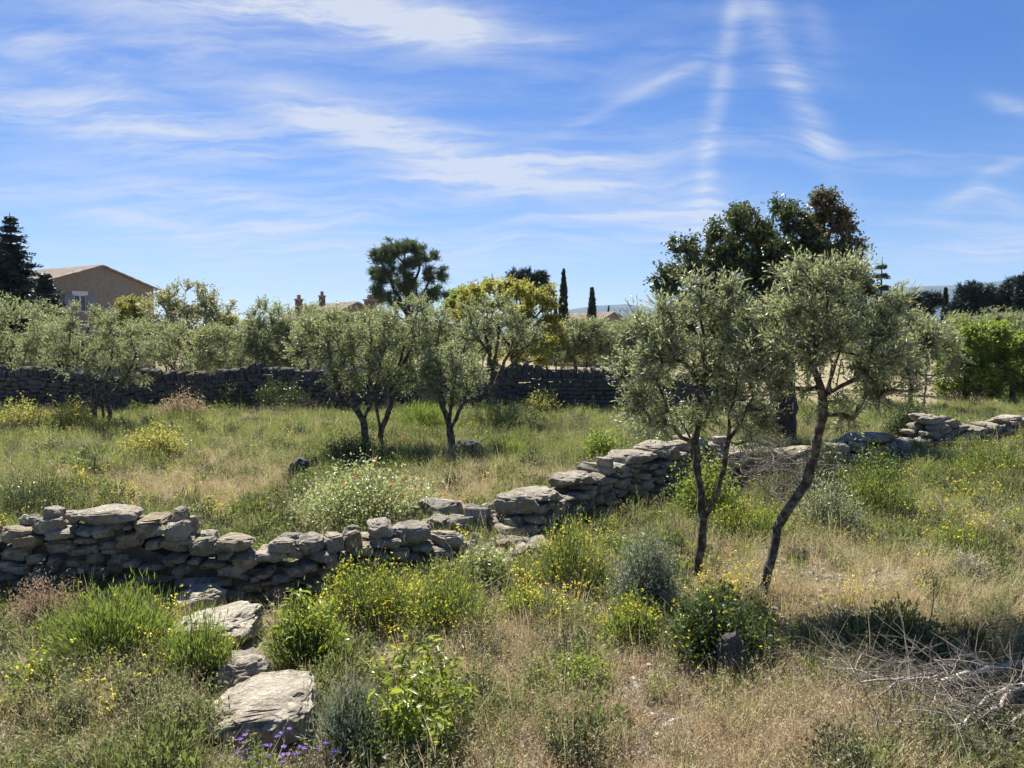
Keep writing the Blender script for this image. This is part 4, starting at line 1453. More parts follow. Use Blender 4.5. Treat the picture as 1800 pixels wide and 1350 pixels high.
shrub('white shining leaved shrub with orange tips behind the left wall', (500, 812, 770, 950), 'leafy', 330, 101, nf=.10, fl_name='young_leaves', lk=1.6)
shrub('yellow flowered broom bush filling the foot of the wall left of the gap', (545, 985, 740, 1120), 'broom', 230, 102, nf=1.6)
shrub('yellow flowered broom mound right of the biggest one, below the wall gap', (700, 1000, 870, 1130), 'broom', 170, 103, nf=1.1)
shrub('dark leafy bramble in front of the wall gap', (800, 958, 900, 1040), 'leafy', 110, 104)
shrub('yellow broom in front of the capstone wall stretch', (925, 905, 1085, 1045), 'broom', 190, 105, nf=1.3)
shrub('tall grey green bushy olive shoot left of the forked near olive', (1085, 918, 1200, 1105), 'grey', 230, 106, lk=1.5)
shrub('yellow flowering broom at the foot of the grey green shoot', (1065, 1045, 1165, 1150), 'broom', 120, 107, nf=1.4)
shrub('dark green bush with yellow flowers between the two near trunks', (1180, 1035, 1355, 1195), 'dark', 210, 108, fl='yflower', nf=.8, fs=.024, lk=1.3)
shrub('green broom clump below the left wall', (70, 1030, 300, 1190), 'greenbroom', 260, 109, lk=1.2)
shrub('green broom tuft left of the grey boulder', (270, 1080, 400, 1215), 'greenbroom', 130, 110)
shrub('blue green feathery shrub right of the pale boulder', (545, 1190, 670, 1350), 'grey', 170, 111, Wd=.009, L=.055, align=.75)
shrub('scrubby dry bush at the bottom left before the pale boulder', (240, 1210, 390, 1330), 'grey', 120, 112, m='weed')
shrub('small green bush in the dry ground at bottom centre', (975, 1150, 1075, 1235), 'lime', 70, 113, L=.05, Wd=.022)
shrub('dark shrub at the left edge behind the left wall', (-30, 815, 130, 925), 'grey', 180, 114, m='darkshrub')
shrub('pale yellow leafed bush in the left meadow', (200, 745, 330, 815), 'yellow', 130, 115)
shrub('yellow leaved bush at the far left edge before the field wall', (-20, 695, 75, 765), 'yellow', 110, 116)
shrub('yellow leaved bush between the left edge and the round olive', (70, 695, 165, 765), 'yellow', 110, 117)
shrub('pinkish leaved bush against the field wall', (275, 683, 365, 740), 'pink', 130, 118)
shrub('dark evergreen bush against the field wall below the slim olive', (445, 655, 545, 730), 'dark', 190, 119, L=.07, Wd=.03)
shrub('dark low bush around the thin olive stems left of centre', (545, 755, 695, 830), 'dark', 190, 120, lk=1.2)
shrub('bushy low olive growth right of the dead branches', (1085, 690, 1215, 790), 'silver', 190, 121, L=.065, Wd=.018, lk=1.3)
shrub('dark green shrub against the right end of the field wall', (1015, 665, 1095, 722), 'dark', 130, 122, L=.075, Wd=.03)
shrub('dark round bush standing in the break of the right hand wall', (1562, 690, 1640, 790), 'dark', 190, 123, L=.06, Wd=.035, lk=1.3)
shrub('silver leaved olive sprout in front of the shaded wall', (1400, 825, 1525, 950), 'silver', 190, 124)
shrub('tall yellow green bush right of the silver olive sprout', (1470, 790, 1620, 925), 'broom', 200, 125, nf=.6, lk=1.2)
shrub('dark ivy covered bush hanging over the shaded wall left of the oak trunk', (1285, 760, 1375, 860), 'dark', 150, 146, lk=1.2)
shrub('dark leafy bush against the shaded wall left of the dark round bush', (1505, 775, 1590, 875), 'dark', 130, 147, lk=1.2)
shrub('dark bushy growth against the shaded wall right of the brushwood', (1400, 765, 1500, 890), 'dark', 150, 145, lk=1.2)
shrub('ivy like leafy bush at the wall corner behind the forked olive', (1190, 790, 1300, 925), 'leafy', 200, 126, m='limeleaf')
shrub('yellow flowering herbs behind the leaning olive trunk', (1300, 885, 1400, 960), 'broom', 100, 127, nf=1.1)
shrub('yellow flowering herbs right of the forked olive trunk', (1240, 890, 1320, 955), 'broom', 80, 128, nf=1.1)
shrub('tall fresh grass like green bush left of the spreading olive', (690, 700, 790, 765), 'greenbroom', 150, 129, L=.12, Wd=.016)
shrub('green bush at the foot of the spreading olive', (800, 700, 960, 765), 'greenbroom', 190, 130, L=.12, Wd=.016, m='weed')
shrub('yellow leaved bush right of the spreading olive', (915, 685, 990, 735), 'yellow', 90, 131)
shrub('bright green weed clump in the middle meadow', (855, 765, 935, 815), 'greenbroom', 90, 132, L=.09, Wd=.014)
shrub('bright leafy young bush before the bushy olive growth', (1025, 745, 1090, 815), 'lime', 70, 133)
shrub('dark shrub below the green tree at right', (1640, 640, 1760, 710), 'dark', 190, 134, L=.10, Wd=.045)
shrub('green shrub at the right edge under the bright green tree', (1740, 640, 1830, 710), 'lime', 150, 135, L=.11, Wd=.055)
shrub('yellow flowering bush at the right edge of the meadow', (1690, 770, 1830, 850), 'broom', 150, 136, nf=.8)
shrub('broom with yellow flowers in the right meadow, half hidden in grass', (1640, 915, 1740, 985), 'broom', 90, 137, nf=1.0, fs=.025)
shrub('pale pink flowering thyme tuft in the right meadow', (1685, 985, 1750, 1025), 'grey', 60, 138, fl='mauve', nf=4, fs=.025)
shrub('low dark weeds left of the dry grass at bottom right', (1395, 1075, 1510, 1160), 'grey', 90, 139, m='weed')
shrub('broom between the leafy saplings at bottom left', (455, 1060, 600, 1190), 'greenbroom', 120, 140, nf=.5)
shrub('yellow broom tuft in front of the fallen stones', (880, 1030, 960, 1095), 'broom', 70, 141, nf=1.5)
shrub('leafy low bush behind the far left stones of the wall', (90, 770, 160, 805), 'grey', 60, 142)
shrub('brownish thorny weeds in front of the far left stones of the wall', (0, 1010, 110, 1120), 'grey', 110, 143, m='reddry', Wd=.008)
shrub('green ivy mound creeping up the field wall between the middle olives', (690, 668, 745, 722), 'dark', 110, 148, L=.07, Wd=.035)
shrub('brambles against the field wall left of the dark green shrub', (905, 672, 975, 722), 'dark', 120, 149, m='weed', L=.07, Wd=.03)
shrub('brambles growing over the field wall between the pinkish bush and the evergreen bush', (375, 668, 440, 728), 'dark', 110, 150, m='weed', L=.07, Wd=.03)
shrub('green weed clump in front of the low far heap of wall at right', (1640, 800, 1760, 850), 'greenbroom', 120, 144)

# ------------------------------------------------------------------ saplings with single leaves
leafV = np.array([(0, 0, 0), (.28, .13, .03), (.62, .135, .02), (1, 0, -.08), (.62, -.135, .02), (.28, -.13, .03), (.3, 0, -.02), (.65, 0, -.03)])
leafT = np.array([(0, 6, 1), (0, 5, 6)])
leafQ = np.array([(1, 6, 7, 2), (6, 5, 4, 7)])
leafT2 = np.array([(2, 7, 3), (7, 4, 3)])
LEAFS = []
for k in range(5):
    LEAFS.append(mesh_np('leaf', leafV * (1, .8 + .12 * k, 1 + .8 * k), [np.concatenate([leafT, leafT2]), leafQ], M['bigleaf'], {'tint': np.full(8, k / 4.)}, smooth=True))


def sapling(label, base_px, tips, n_leaf, L, seed):
    """tips: (px, py, dY) ends of the arching shoots"""
    rg = np.random.default_rng(seed)
    b = ground(*base_px)
    root = empty('sapling', b, label, 'sapling')
    P0, P1, R0, R1 = [], [], [], []
    shoots = []
    for (px, py, dy) in tips:
        e = at(px, py, b[1] + dy) - b
        m_ = 8
        prev = np.zeros(3)
        ps = [prev]
        for k in range(1, m_ + 1):
            t = k / m_
            p = np.array([e[0] * t ** 1.25, e[1] * t ** 1.25, e[2] * (t ** .75)]) + rg.normal(0, .008, 3)
            P0.append(prev); P1.append(p); R0.append(.009 * (1 - t * .75)); R1.append(.009 * (1 - t * .85))
            prev = p
            ps.append(p)
        shoots.append(np.array(ps))
    P0, P1, R0, R1 = map(np.array, (P0, P1, R0, R1))
    T = nrm(P1 - P0)
    V, Q = tubes(P0, P1, R0, R1, T, T, 5)
    obj('stem', mesh_np('stem', V, [Q], M['twigdark'], smooth=True), root)
    for i in range(n_leaf):
        ps = shoots[rg.integers(len(shoots))]
        t = rg.uniform(.25, 1) ** .8 * 8
        k = min(int(t), 7)
        p = ps[k] + (ps[k + 1] - ps[k]) * (t - k)
        d = nrm(ps[k + 1] - ps[k])
        az = math.atan2(d[1], d[0]) + rg.choice([-1, 1]) * rg.uniform(.4, 1.5)
        l = L * rg.uniform(.7, 1.25)
        put('leaf', LEAFS[rg.integers(5)], p + rg.normal(0, .05, 3), (l, l, l), (rg.normal(0, .5), rg.normal(.15, .45), az), root)

    nf = n_leaf * 5
    si = rg.integers(0, len(shoots), nf)
    t = rg.uniform(.1, 1, nf) * 8
    k = np.minimum(t.astype(int), 7)
    SH_ = np.array(shoots)
    B = SH_[si, k] + (SH_[si, k + 1] - SH_[si, k]) * (t - k)[:, None] + rg.normal(0, .06, (nf, 3))
    V, Q = leaf_quads(B, nrm(rg.normal(0, 1, (nf, 3)) + [0, 0, -.1]), L * .6 * rg.uniform(.6, 1.2, nf), L * .3, rg)
    obj('small_leaves', mesh_np('small_leaves', V, [Q], M['bigleaf'], {'tint': np.repeat(rg.uniform(0, 1, nf), 4)}), root)['kind'] = 'stuff'


sapling('leafy sapling with large bright green leaves arching over the bottom centre', (735, 1335), [(660, 1170, .3), (700, 1130, .4), (760, 1125, .5), (800, 1190, .1), (830, 1210, .3), (690, 1210, -.2), (740, 1180, .1), (780, 1260, -.2), (650, 1230, 0), (770, 1300, -.3), (720, 1270, -.2), (800, 1150, .6)], 295, .105, 1)
sapling('young sapling with yellow green leaves left of the broom at the wall foot', (545, 1180), [(500, 1055, .2), (530, 1040, .3), (560, 1080, .1), (600, 1130, -.1), (480, 1100, 0), (620, 1150, .1), (580, 1060, .4), (640, 1165, .1), (520, 1110, 0)], 280, .10, 2)


# ------------------------------------------------------------------ dead wood
def branch_np(p0, p1, r, rg, fork=6, wob=.05, depth=2):
    """a crooked branch with side twigs -> list of edges"""
    E = []
    L = np.linalg.norm(p1 - p0)
    m_ = max(4, int(L / .12))
    pts = [p0]
    off = rg.normal(0, wob * L, 3)
    for k in range(1, m_ + 1):
        t = k / m_
        pts.append(p0 + (p1 - p0) * t + off * math.sin(math.pi * t) + rg.normal(0, .012 * L ** .5, 3))
    for k in range(m_):
        E.append((pts[k], pts[k + 1], r * (1 - .75 * k / m_), r * (1 - .75 * (k + 1) / m_)))
    if depth:
        for _ in range(fork):
            k = rg.integers(m_ // 4, m_)
            d = nrm(nrm(p1 - p0) + rg.normal(0, .6, 3) + np.array([0, 0, .1]))
            E += branch_np(pts[k], pts[k] + d * L * rg.uniform(.2, .45), r * .5 * (1 - .5 * k / m_), rg, 3, wob, depth - 1)
    return E


def edges_mesh(name, E, mat, k=5):
    P0 = np.array([e[0] for e in E]); P1 = np.array([e[1] for e in E])
    T = nrm(P1 - P0)
    V, Q = tubes(P0, P1, np.array([e[2] for e in E]), np.array([e[3] for e in E]), T, T, k)
    return mesh_np(name, V, [Q], mat, smooth=True)


rg = np.random.default_rng(91)
for a, b, rr, lab, mt in [
    ((1850, 1150, .5), (1500, 1195, .45), .026, 'long pale dead branch lying level across the brush heap at bottom right', 'palewood'),
    ((1860, 1145, .5), (1630, 1290, .3), .025, 'pale forked dead branch reaching down to the left in the brush heap', 'palewood'),
    ((1640, 1225, .1), (1440, 1290, .1), .013, 'dark thin dead branch at the lower left of the brush heap', 'twigdark'),
    ((1780, 1205, .45), (1690, 1345, .0), .018, 'pale dead branch pointing at the bottom edge right of centre', 'palewood'),
    ((1840, 1240, .4), (1740, 1350, .0), .016, 'grey dead branch in the bottom right corner', 'palewood'),
    ((1600, 1130, .05), (1800, 1080, .5), .010, 'dark slender dead branch slanting up at the back of the brush heap', 'twigdark'),
    ((1625, 1160, .0), (1645, 1010, .75), .008, 'thin upright dead stem at the back of the brush heap', 'twigdark'),
    ((1560, 1240, .1), (1500, 1340, .1), .010, 'short grey dead twig at the lower left of the brush heap', 'twig'),
]:
    def lift(p):
        g_ = ground(p[0], min(p[1] + p[2] * 160, 1400))
        q_ = at(p[0], p[1], g_[1])
        return q_
    p0, p1 = lift(a), lift(b)
    root = empty('dead_branch', p0 * [1, 1, 0] + [0, 0, float(h(p0[0], p0[1]))], lab, 'dead branch')
    O = np.array(root.location)
    obj('wood', edges_mesh('wood', branch_np(p0 - O, p1 - O, rr, rg, 7, .05, 2), M[mt]), root)


def brush(label, box, n, Lr, mat, seed, rr=.006, up=.25, cat='brush heap', hk=1.0):
    x0, y0, x1, y1 = box
    rg = np.random.default_rng(seed)
    gf = ground((x0 + x1) / 2, y1)
    gb = ground((x0 + x1) / 2, (y0 + y1) / 2)
    w = (x1 - x0) * gf[1] / F
    Yc = (gf[1] + gb[1]) / 2
    b = gx((x0 + x1) / 2, Yc)
    dep = gb[1] - gf[1]
    E = []
    for _ in range(n):
        u, v = rg.uniform(-1, 1), rg.uniform(-1, 1)
        k = max(0, 1 - u * u - v * v * .6)
        p = np.array([u * w / 2, v * dep / 2, rg.uniform(0, 1) * k * hk])
        d = nrm(np.array([rg.normal(), rg.normal() * .7, rg.normal() * up + .1]))
        E += branch_np(p, p + d * rg.uniform(*Lr), rr * rg.uniform(.5, 1.2), rg, 3, .08, 1)
    o = obj('brush_heap', edges_mesh('brush_heap', E, M[mat], 4))
    o.location = [float(v) for v in b]
    tag(o, label, cat, kind='stuff')


brush('tangle of grey dead twigs heaped on the ground at bottom right', (1440, 1100, 1860, 1350), 420, (.25, .9), 'twig', 5, .0055, hk=.6)
brush('grey tangle of dead brushwood in front of the shaded wall', (1225, 785, 1460, 915), 420, (.5, 1.2), 'twig', 6, .009, .5, hk=1.2)
brush('dark heap of cut brushwood at the foot of the field wall', (440, 690, 590, 755), 120, (.5, 1.2), 'twigdark', 7, .010, .4, hk=.9)
brush('pale grey dead scrub in the middle meadow', (930, 735, 1090, 775), 140, (.3, .8), 'twig', 8, .008, .5, hk=.55)
brush('grey brown dry scrub beside the far right trees', (1690, 685, 1800, 715), 90, (.5, 1.1), 'twigdark', 9, .012, .5, hk=.9)

# ------------------------------------------------------------------ ground cover (stuff, geometry-node instances)


def clump_mesh(name, mat, seed, n, hgt, wid, rad, lean, kind='blade'):
    rg = np.random.default_rng(seed)
    V, Q, T, tint = [], [], [], []
    nb = 0
    if kind in ('blade', 'seed'):
        for i in range(n):
            a = rg.uniform(0, 6.283)
            r0 = rad * math.sqrt(rg.uniform())
            b = np.array([math.cos(a) * r0, math.sin(a) * r0, -.02])
            hh = hgt * rg.uniform(.3, 1.1)
            a2 = a + rg.normal(0, .8)
            ln = lean * rg.uniform(.2, 1.4) * hh
            s = nrm(np.array([-math.sin(a2 + rg.normal(0, .8)), math.cos(a2), 0]))
            w = wid * rg.uniform(.6, 1.3)
            p1 = b + np.array([math.cos(a2) * ln * .35, math.sin(a2) * ln * .35, hh * .6])
            p2 = b + np.array([math.cos(a2) * ln, math.sin(a2) * ln, hh])
            V += [b - s * w / 2, b + s * w / 2, p1 + s * w * .4, p1 - s * w * .4, p2]
            Q.append((nb, nb + 1, nb + 2, nb + 3))
            T.append((nb + 3, nb + 2, nb + 4))
            t = rg.uniform()
            tint += [t] * 5
            nb += 5
            if kind == 'seed' and rg.uniform() < .5:
                for j in range(3):
                    c = p2 - (p2 - p1) * .12 * j
                    d = nrm(p2 - p1 + rg.normal(0, .12, 3))
                    s2 = nrm(rg.normal(0, 1, 3))
                    V += [c, c + d * .014 + s2 * .0035, c + d * .028, c + d * .014 - s2 * .0035]
                    Q.append((nb, nb + 1, nb + 2, nb + 3))
                    tint += [min(1, t + .3)] * 4
                    nb += 4
    else:
        for i in range(n):
            a = rg.uniform(0, 6.283)
            r0 = rad * math.sqrt(rg.uniform())
            b = np.array([math.cos(a) * r0 * .5, math.sin(a) * r0 * .5, -.02])
            e = np.array([math.cos(a) * r0 * 1.3, math.sin(a) * r0 * 1.3, hgt * rg.uniform(.5, 1.1)])
            s = nrm(np.cross(e - b, rg.normal(0, 1, 3)))
            V += [b - s * .003, b + s * .003, e]
            T.append((nb, nb + 1, nb + 2))
            tint += [rg.uniform()] * 3
            nb += 3
            if kind == 'flower':
                for j in range(4):
                    c = e + rg.normal(0, .012, 3)
                    d = nrm(rg.normal(0, 1, 3) + [0, 0, .4])
                    s2 = nrm(np.cross(d, rg.normal(0, 1, 3)))
                    V += [c, c + d * wid * .5 + s2 * wid * .5, c + d * wid, c + d * wid * .5 - s2 * wid * .5]
                    Q.append((nb, nb + 1, nb + 2, nb + 3))
                    tint += [rg.uniform()] * 4
                    nb += 4
                continue
            for j in range(7):
                t = rg.uniform(.25, 1.0)
                c = b + (e - b) * t
                d = nrm(rg.normal(0, 1, 3) + [0, 0, .5])
                s2 = nrm(np.cross(d, rg.normal(0, 1, 3)))
                l = wid * rg.uniform(1.6, 3.2)
                V += [c, c + d * l * .5 + s2 * wid * .5, c + d * l, c + d * l * .5 - s2 * wid * .5]
                Q.append((nb, nb + 1, nb + 2, nb + 3))
                tint += [rg.uniform()] * 4
                nb += 4
    fs = []
    if Q:
        fs.append(np.array(Q))
    if T:
        fs.append(np.array(T))
    return mesh_np(name, np.array(V), fs, mat, {'tint': np.array(tint)})


def scatter(name, label, cat, meshes, P, rot, scl, idx):
    col = bpy.data.collections.new(name + '_kinds')      # never linked to the scene
    for k, me in enumerate(meshes):
        col.objects.link(bpy.data.objects.new('%s_tuft_%d' % (name, k), me))
    me = bpy.data.meshes.new(name)
    me.vertices.add(len(P))
    me.vertices.foreach_set('co', np.ascontiguousarray(P, np.float32).ravel())
    for nm, ty, a, key in (('rot', 'FLOAT_VECTOR', rot, 'vector'), ('scl', 'FLOAT', scl, 'value'), ('idx', 'INT', idx, 'value')):
        at_ = me.attributes.new(nm, ty, 'POINT')
        at_.data.foreach_set(key, np.ascontiguousarray(a, np.int32 if ty == 'INT' else np.float32).ravel())
    o = obj(name, me)
    tag(o, label, cat, kind='stuff')
    ng = bpy.data.node_groups.new(name, 'GeometryNodeTree')
    ng.interface.new_socket('Geometry', in_out='INPUT', socket_type='NodeSocketGeometry')
    ng.interface.new_socket('Geometry', in_out='OUTPUT', socket_type='NodeSocketGeometry')
    gi = ng.nodes.new('NodeGroupInput')
    go = ng.nodes.new('NodeGroupOutput')
    ip = ng.nodes.new('GeometryNodeInstanceOnPoints')
    ci = ng.nodes.new('GeometryNodeCollectionInfo')
    ci.inputs['Collection'].default_value = col
    ci.inputs['Separate Children'].default_value = True
    ci.inputs['Reset Children'].default_value = True
    ip.inputs['Pick Instance'].default_value = True

    def na(n_, ty):
        a = ng.nodes.new('GeometryNodeInputNamedAttribute')
        a.data_type = ty
        a.inputs['Name'].default_value = n_
        return [s for s in a.outputs if s.enabled][0]
    e2r = ng.nodes.new('FunctionNodeEulerToRotation')
    L = ng.links.new
    L(na('rot', 'FLOAT_VECTOR'), e2r.inputs[0])
    L(e2r.outputs[0], ip.inputs['Rotation'])
    L(na('scl', 'FLOAT'), ip.inputs['Scale'])
    L(na('idx', 'INT'), ip.inputs['Instance Index'])
    L(gi.outputs[0], ip.inputs['Points'])
    L(ci.outputs[0], ip.inputs['Instance'])
    L(ip.outputs[0], go.inputs[0])
    md = o.modifiers.new('scatter', 'NODES')
    md.node_group = ng
    return o


def vnoise(x, y, sc, seed):
    """smooth value noise on a lattice"""
    rg = np.random.default_rng(seed)
    tab = rg.uniform(0, 1, (256, 256))
    u, v = x * sc + 1000, y * sc + 1000
    i, j = np.floor(u).astype(int), np.floor(v).astype(int)
    a, b = u - i, v - j
    a, b = a * a * (3 - 2 * a), b * b * (3 - 2 * b)
    T = lambda p, q_: tab[p % 256, q_ % 256]
    return (T(i, j) * (1 - a) + T(i + 1, j) * a) * (1 - b) + (T(i, j + 1) * (1 - a) + T(i + 1, j + 1) * a) * b


def fbm(x, y, sc, seed):
    return (vnoise(x, y, sc, seed) * .55 + vnoise(x, y, sc * 2.1, seed + 1) * .3 + vnoise(x, y, sc * 4.7, seed + 2) * .15)


PATCH = {
    'green': [(760, 745, 3.0, 1.5), (900, 800, 1.2, 1.5), (160, 760, 3, .8), (1500, 930, 1.8, 1.0), (1720, 850, 2.5, 1.0), (1650, 735, 5, 1.2), (180, 1100, 1.0, 1.0), (640, 830, 1.4, .8), (400, 760, 3, .7),
              (1130, 760, 2, .9), (980, 790, 2, .6), (40, 1300, .8, .6), (1030, 1290, .5, .3), (1200, 1240, .4, .8), (880, 900, .8, .8), (620, 790, 2, .7), (1300, 930, 1.5, .7), (330, 930, .8, .4)],
    'dry': [(800, 870, 1.5, 1.4), (290, 785, 1.2, 1.3), (330, 880, 1.6, 1.0), (1300, 990, 1.0, 1.4), (1600, 1020, 1.6, 1.5), (1000, 1300, 1.2, 1.2), (1300, 1290, 1.2, 1.0), (1700, 920, 2, .7), (80, 1230, .9, 1.2), (700, 800, 1.2, .5),
            (450, 850, 1.5, .6), (1200, 1100, 1.0, .5), (1450, 1000, 1.4, 1.0), (970, 850, 1.0, .9), (1080, 1010, .8, .8), (1550, 1090, 1.2, .8), (200, 1270, .6, .8)],
    'red': [(1290, 1300, 1.0, 1.4), (1050, 1270, 1.0, .8), (800, 1290, .8, .9), (320, 870, 1.4, .9), (970, 1110, .7, .7), (1060, 1090, .7, 1.0), (870, 1190, .7, .8), (1240, 1190, .6, .6), (260, 1290, .6, .8), (560, 1030, .5, .4)],
    'yellow': [(930, 1070, .6, 1.2), (1110, 1100, .5, .8), (1250, 1060, .7, .6), (1600, 880, 1.6, .7), (1690, 960, 1.0, 1.0), (360, 910, 1.2, .8), (240, 760, 1.8, .5), (60, 745, 1.5, .7), (1500, 850, 1.2, .7), (200, 870, 1.6, .6), (1330, 930, 1.2, .9),
               (990, 980, .8, .9), (250, 1130, .7, .6), (1760, 790, 2.0, .7), (630, 1130, .6, .8), (870, 870, .8, .4), (720, 1060, .8, .8)],
}
PC = {k: [(ground(a, b)[:2], r_, s_) for a, b, r_, s_ in v] for k, v in PATCH.items()}


def field(kind, x, y):
    f = np.zeros_like(x)
    for c, r_, s_ in PC[kind]:
        d2 = ((x - c[0]) ** 2 + ((y - c[1]) * .8) ** 2) / r_ ** 2
        f += s_ * np.exp(-d2)
    return f


def cover(n, ymin, ymax, rg, power=1.0, margin=1.5):
    """points over the visible wedge of field, denser towards the camera"""
    u = rg.uniform(0, 1, n)
    y = ymin * (ymax / ymin) ** (u ** power)
    x = (rg.uniform(-1, 1, n)) * (y * .72 + margin)
    return x, y


def off_walls(x, y, pad=.02):
    ok = np.ones(len(x), bool)
    for a, b, th in WALLS:
        d = (b - a)
        L = np.linalg.norm(d)
        d = d / L
        n_ = np.array([-d[1], d[0]])
        s_ = (x - a[0]) * d[0] + (y - a[1]) * d[1]
        t_ = (x - a[0]) * n_[0] + (y - a[1]) * n_[1]
        ok &= ~((s_ > -.05) & (s_ < L + .05) & (t_ > -pad) & (t_ < th + pad))
    return ok


FOOT = [(ground(a, 1075)[:2], .35) for a in range(320, 620, 40)]
SLP = [(ground(428, 1322)[:2], .62), (ground(405, 1240)[:2], .40), (ground(358, 1150)[:2], .52), (ground(335, 1085)[:2], .38)]


THIN = [(ground(1690, 1240)[:2], 1.05, .85), (ground(740, 1270)[:2], .5, .6), (ground(400, 1180)[:2], .6, .5)]


def spread(name, label, cat, meshes, n, wfun, s0, s1, seed, ymax=31, tilt=.15, ymin=4.6, power=1.0, far_scale=.4):
    rg = np.random.default_rng(seed)
    x, y = cover(n, ymin, ymax, rg, power)
    ok = off_walls(x, y) & (rg.uniform(0, 1, n) < wfun(x, y))
    for c, r_ in FOOT:
        ok &= (((x - c[0]) ** 2 + (y - c[1]) ** 2) > r_ ** 2) | (rg.uniform(0, 1, n) < .3)
    for c, r_ in SLP:
        ok &= ((x - c[0]) ** 2 + (y - c[1] - r_ * .5) ** 2) > (r_ * .92) ** 2
    bare = np.clip((fbm(x, y, .8, 99) - .50) / .10, 0, 1) * np.clip((13 - y) / 4, 0, 1)
    if name == 'pebbles' or name == 'twig_litter':
        ok &= rg.uniform(0, 1, n) < .25 + .75 * bare
    else:
        ok &= rg.uniform(0, 1, n) > .72 * bare
    for c, r_, k_ in THIN:
        ok &= (rg.uniform(0, 1, n) > k_ * np.exp(-(((x - c[0]) ** 2 + (y - c[1]) ** 2) / r_ ** 2) ** 2))
    x, y = x[ok], y[ok]
    m_ = len(x)
    P = np.stack([x, y, h(x, y)], 1)
    rot = np.stack([rg.normal(0, tilt, m_), rg.normal(0, tilt, m_), rg.uniform(0, 6.283, m_)], 1)
    scl = rg.uniform(s0, s1, m_) * (1 + far_scale * np.clip((y - 8) / 22, 0, 1))
    return scatter(name, label, cat, meshes, P, rot, scl, rg.integers(0, len(meshes), m_))


wood = lambda x, y: fbm(x, y, .45, 5)
dryM = [clump_mesh('dry_tuft', M['dry'], 200 + k, 26, .30, .005, .10, .6, 'seed') for k in range(4)] + [clump_mesh('dry_low', M['dry'], 210 + k, 40, .13, .0055, .13, 1.1) for k in range(3)]
MOUND = []


def mound_mesh(name, mat, seed, nst, nl, L, Wd, hgt, rad, align=.5):
    rg = np.random.default_rng(seed)
    a = rg.uniform(0, 6.283, nst)
    r_ = np.sqrt(rg.uniform(0, 1, nst)) * rad
    tip = np.stack([np.cos(a) * r_, np.sin(a) * r_, hgt * np.sqrt(np.maximum(1 - (r_ / rad) ** 2, .08)) * rg.uniform(.6, 1.1, nst)], 1)
    bs = tip * [.35, .35, 0] - [0, 0, .03]
    t = rg.uniform(.15, 1, (nst, nl, 1)) ** .8
    B = bs[:, None] + (tip - bs)[:, None] * t + rg.normal(0, .025, (nst, nl, 3))
    B = B.reshape(-1, 3)
    d = nrm(np.repeat(nrm(tip - bs), nl, 0) * align + rg.normal(0, 1, B.shape) * (1 - align))
    V, Q = leaf_quads(B, d, L * rg.uniform(.6, 1.3, len(B)), Wd * rg.uniform(.7, 1.3, len(B)), rg)
    T = nrm(tip - bs)
    V2, Q2 = tubes(bs, tip, np.full(nst, .003), np.full(nst, .0015), T, T, 3)
    return mesh_np(name, np.concatenate([V, V2]), [Q, Q2 + len(V)], mat, {'tint': np.concatenate([np.repeat(rg.uniform(0, 1, len(B)), 4), np.full(len(V2), .1)])})


for k in range(3):
    MOUND.append(mound_mesh('mound', M['mdark'], 500 + k, 50, 14, .035, .012, .26, .22))
    MOUND.append(mound_mesh('mound', M['mgreen'], 510 + k, 60, 12, .05, .009, .30, .20, .75))
    MOUND.append(mound_mesh('mound', M['mbrown'], 520 + k, 60, 8, .03, .008, .22, .22))
    MOUND.append(mound_mesh('mound', M['mleaf'], 530 + k, 34, 12, .05, .026, .24, .20, .3))
redM = [clump_mesh('red_weed', M['reddry'], 220 + k, 18, .20, .0065, .13, .5, 'weed') for k in range(4)]
grM = [clump_mesh('green_tuft', M['grass'], 230 + k, 46, .34, .006, .11, .45) for k in range(4)] + [clump_mesh('green_seed', M['grass'], 240, 30, .46, .005, .10, .4, 'seed')]
weM = [clump_mesh('weed', M['weed'], 250 + k, 14, .26, .012, .12, .4, 'weed') for k in range(5)]
flM = [clump_mesh('flower', M['yflower'], 260 + k, 7, .36, .020, .14, .3, 'flower') for k in range(3)]
maM = [clump_mesh('thyme', M['mauve'], 270 + k, 14, .16, .009, .12, .3, 'weed') for k in range(3)]

spread('dry_grass', 'dry straw coloured grass over the field', 'grass', dryM, 30000, lambda x, y: np.clip(.34 + .9 * field('dry', x, y) + .9 * (fbm(x, y, .5, 1) - .5), .06, 1), .55, 1.25, 300, 31, power=.9)
spread('green_grass', 'green grass growing through the field', 'grass', grM, 30000, lambda x, y: np.clip(.20 + .9 * field('green', x, y) - .35 * field('dry', x, y) + 1.3 * (fbm(x, y, .4, 9) - .5), .03, 1) * np.clip((y - 4.0) / 5.5, .25, 1), .5, 1.2, 301, 33, power=.85)
spread('weeds', 'low leafy weeds among the grass', 'weeds', weM, 26000, lambda x, y: np.clip(.40 + .4 * field('green', x, y) - .25 * field('dry', x, y) + 1.2 * (fbm(x, y, .7, 17) - .5), .05, 1), .6, 1.35, 302, 31, power=.95)
spread('red_dry_weeds', 'reddish brown dried weeds on bare patches', 'weeds', redM, 16000, lambda x, y: np.clip(.10 + .9 * field('red', x, y) + .5 * (fbm(x, y, .6, 23) - .5), .0, 1), .6, 1.2, 303, 22, power=1.15)
spread('wild_flowers', 'small yellow wild flowers dotted through the grass', 'flowers', flM, 5200, lambda x, y: np.clip(.03 + .75 * field('yellow', x, y) + .5 * (fbm(x, y, .6, 31) - .6), .0, 1), .7, 1.2, 304, 28, power=1.0)
spread('thyme', 'pale mauve seed heads of low thyme', 'weeds', maM, 9000, lambda x, y: np.clip(.10 + .45 * field('red', x, y) + 1.0 * (fbm(x, y, .7, 37) - .55), .0, 1), .6, 1.2, 305, 26, power=1.1)

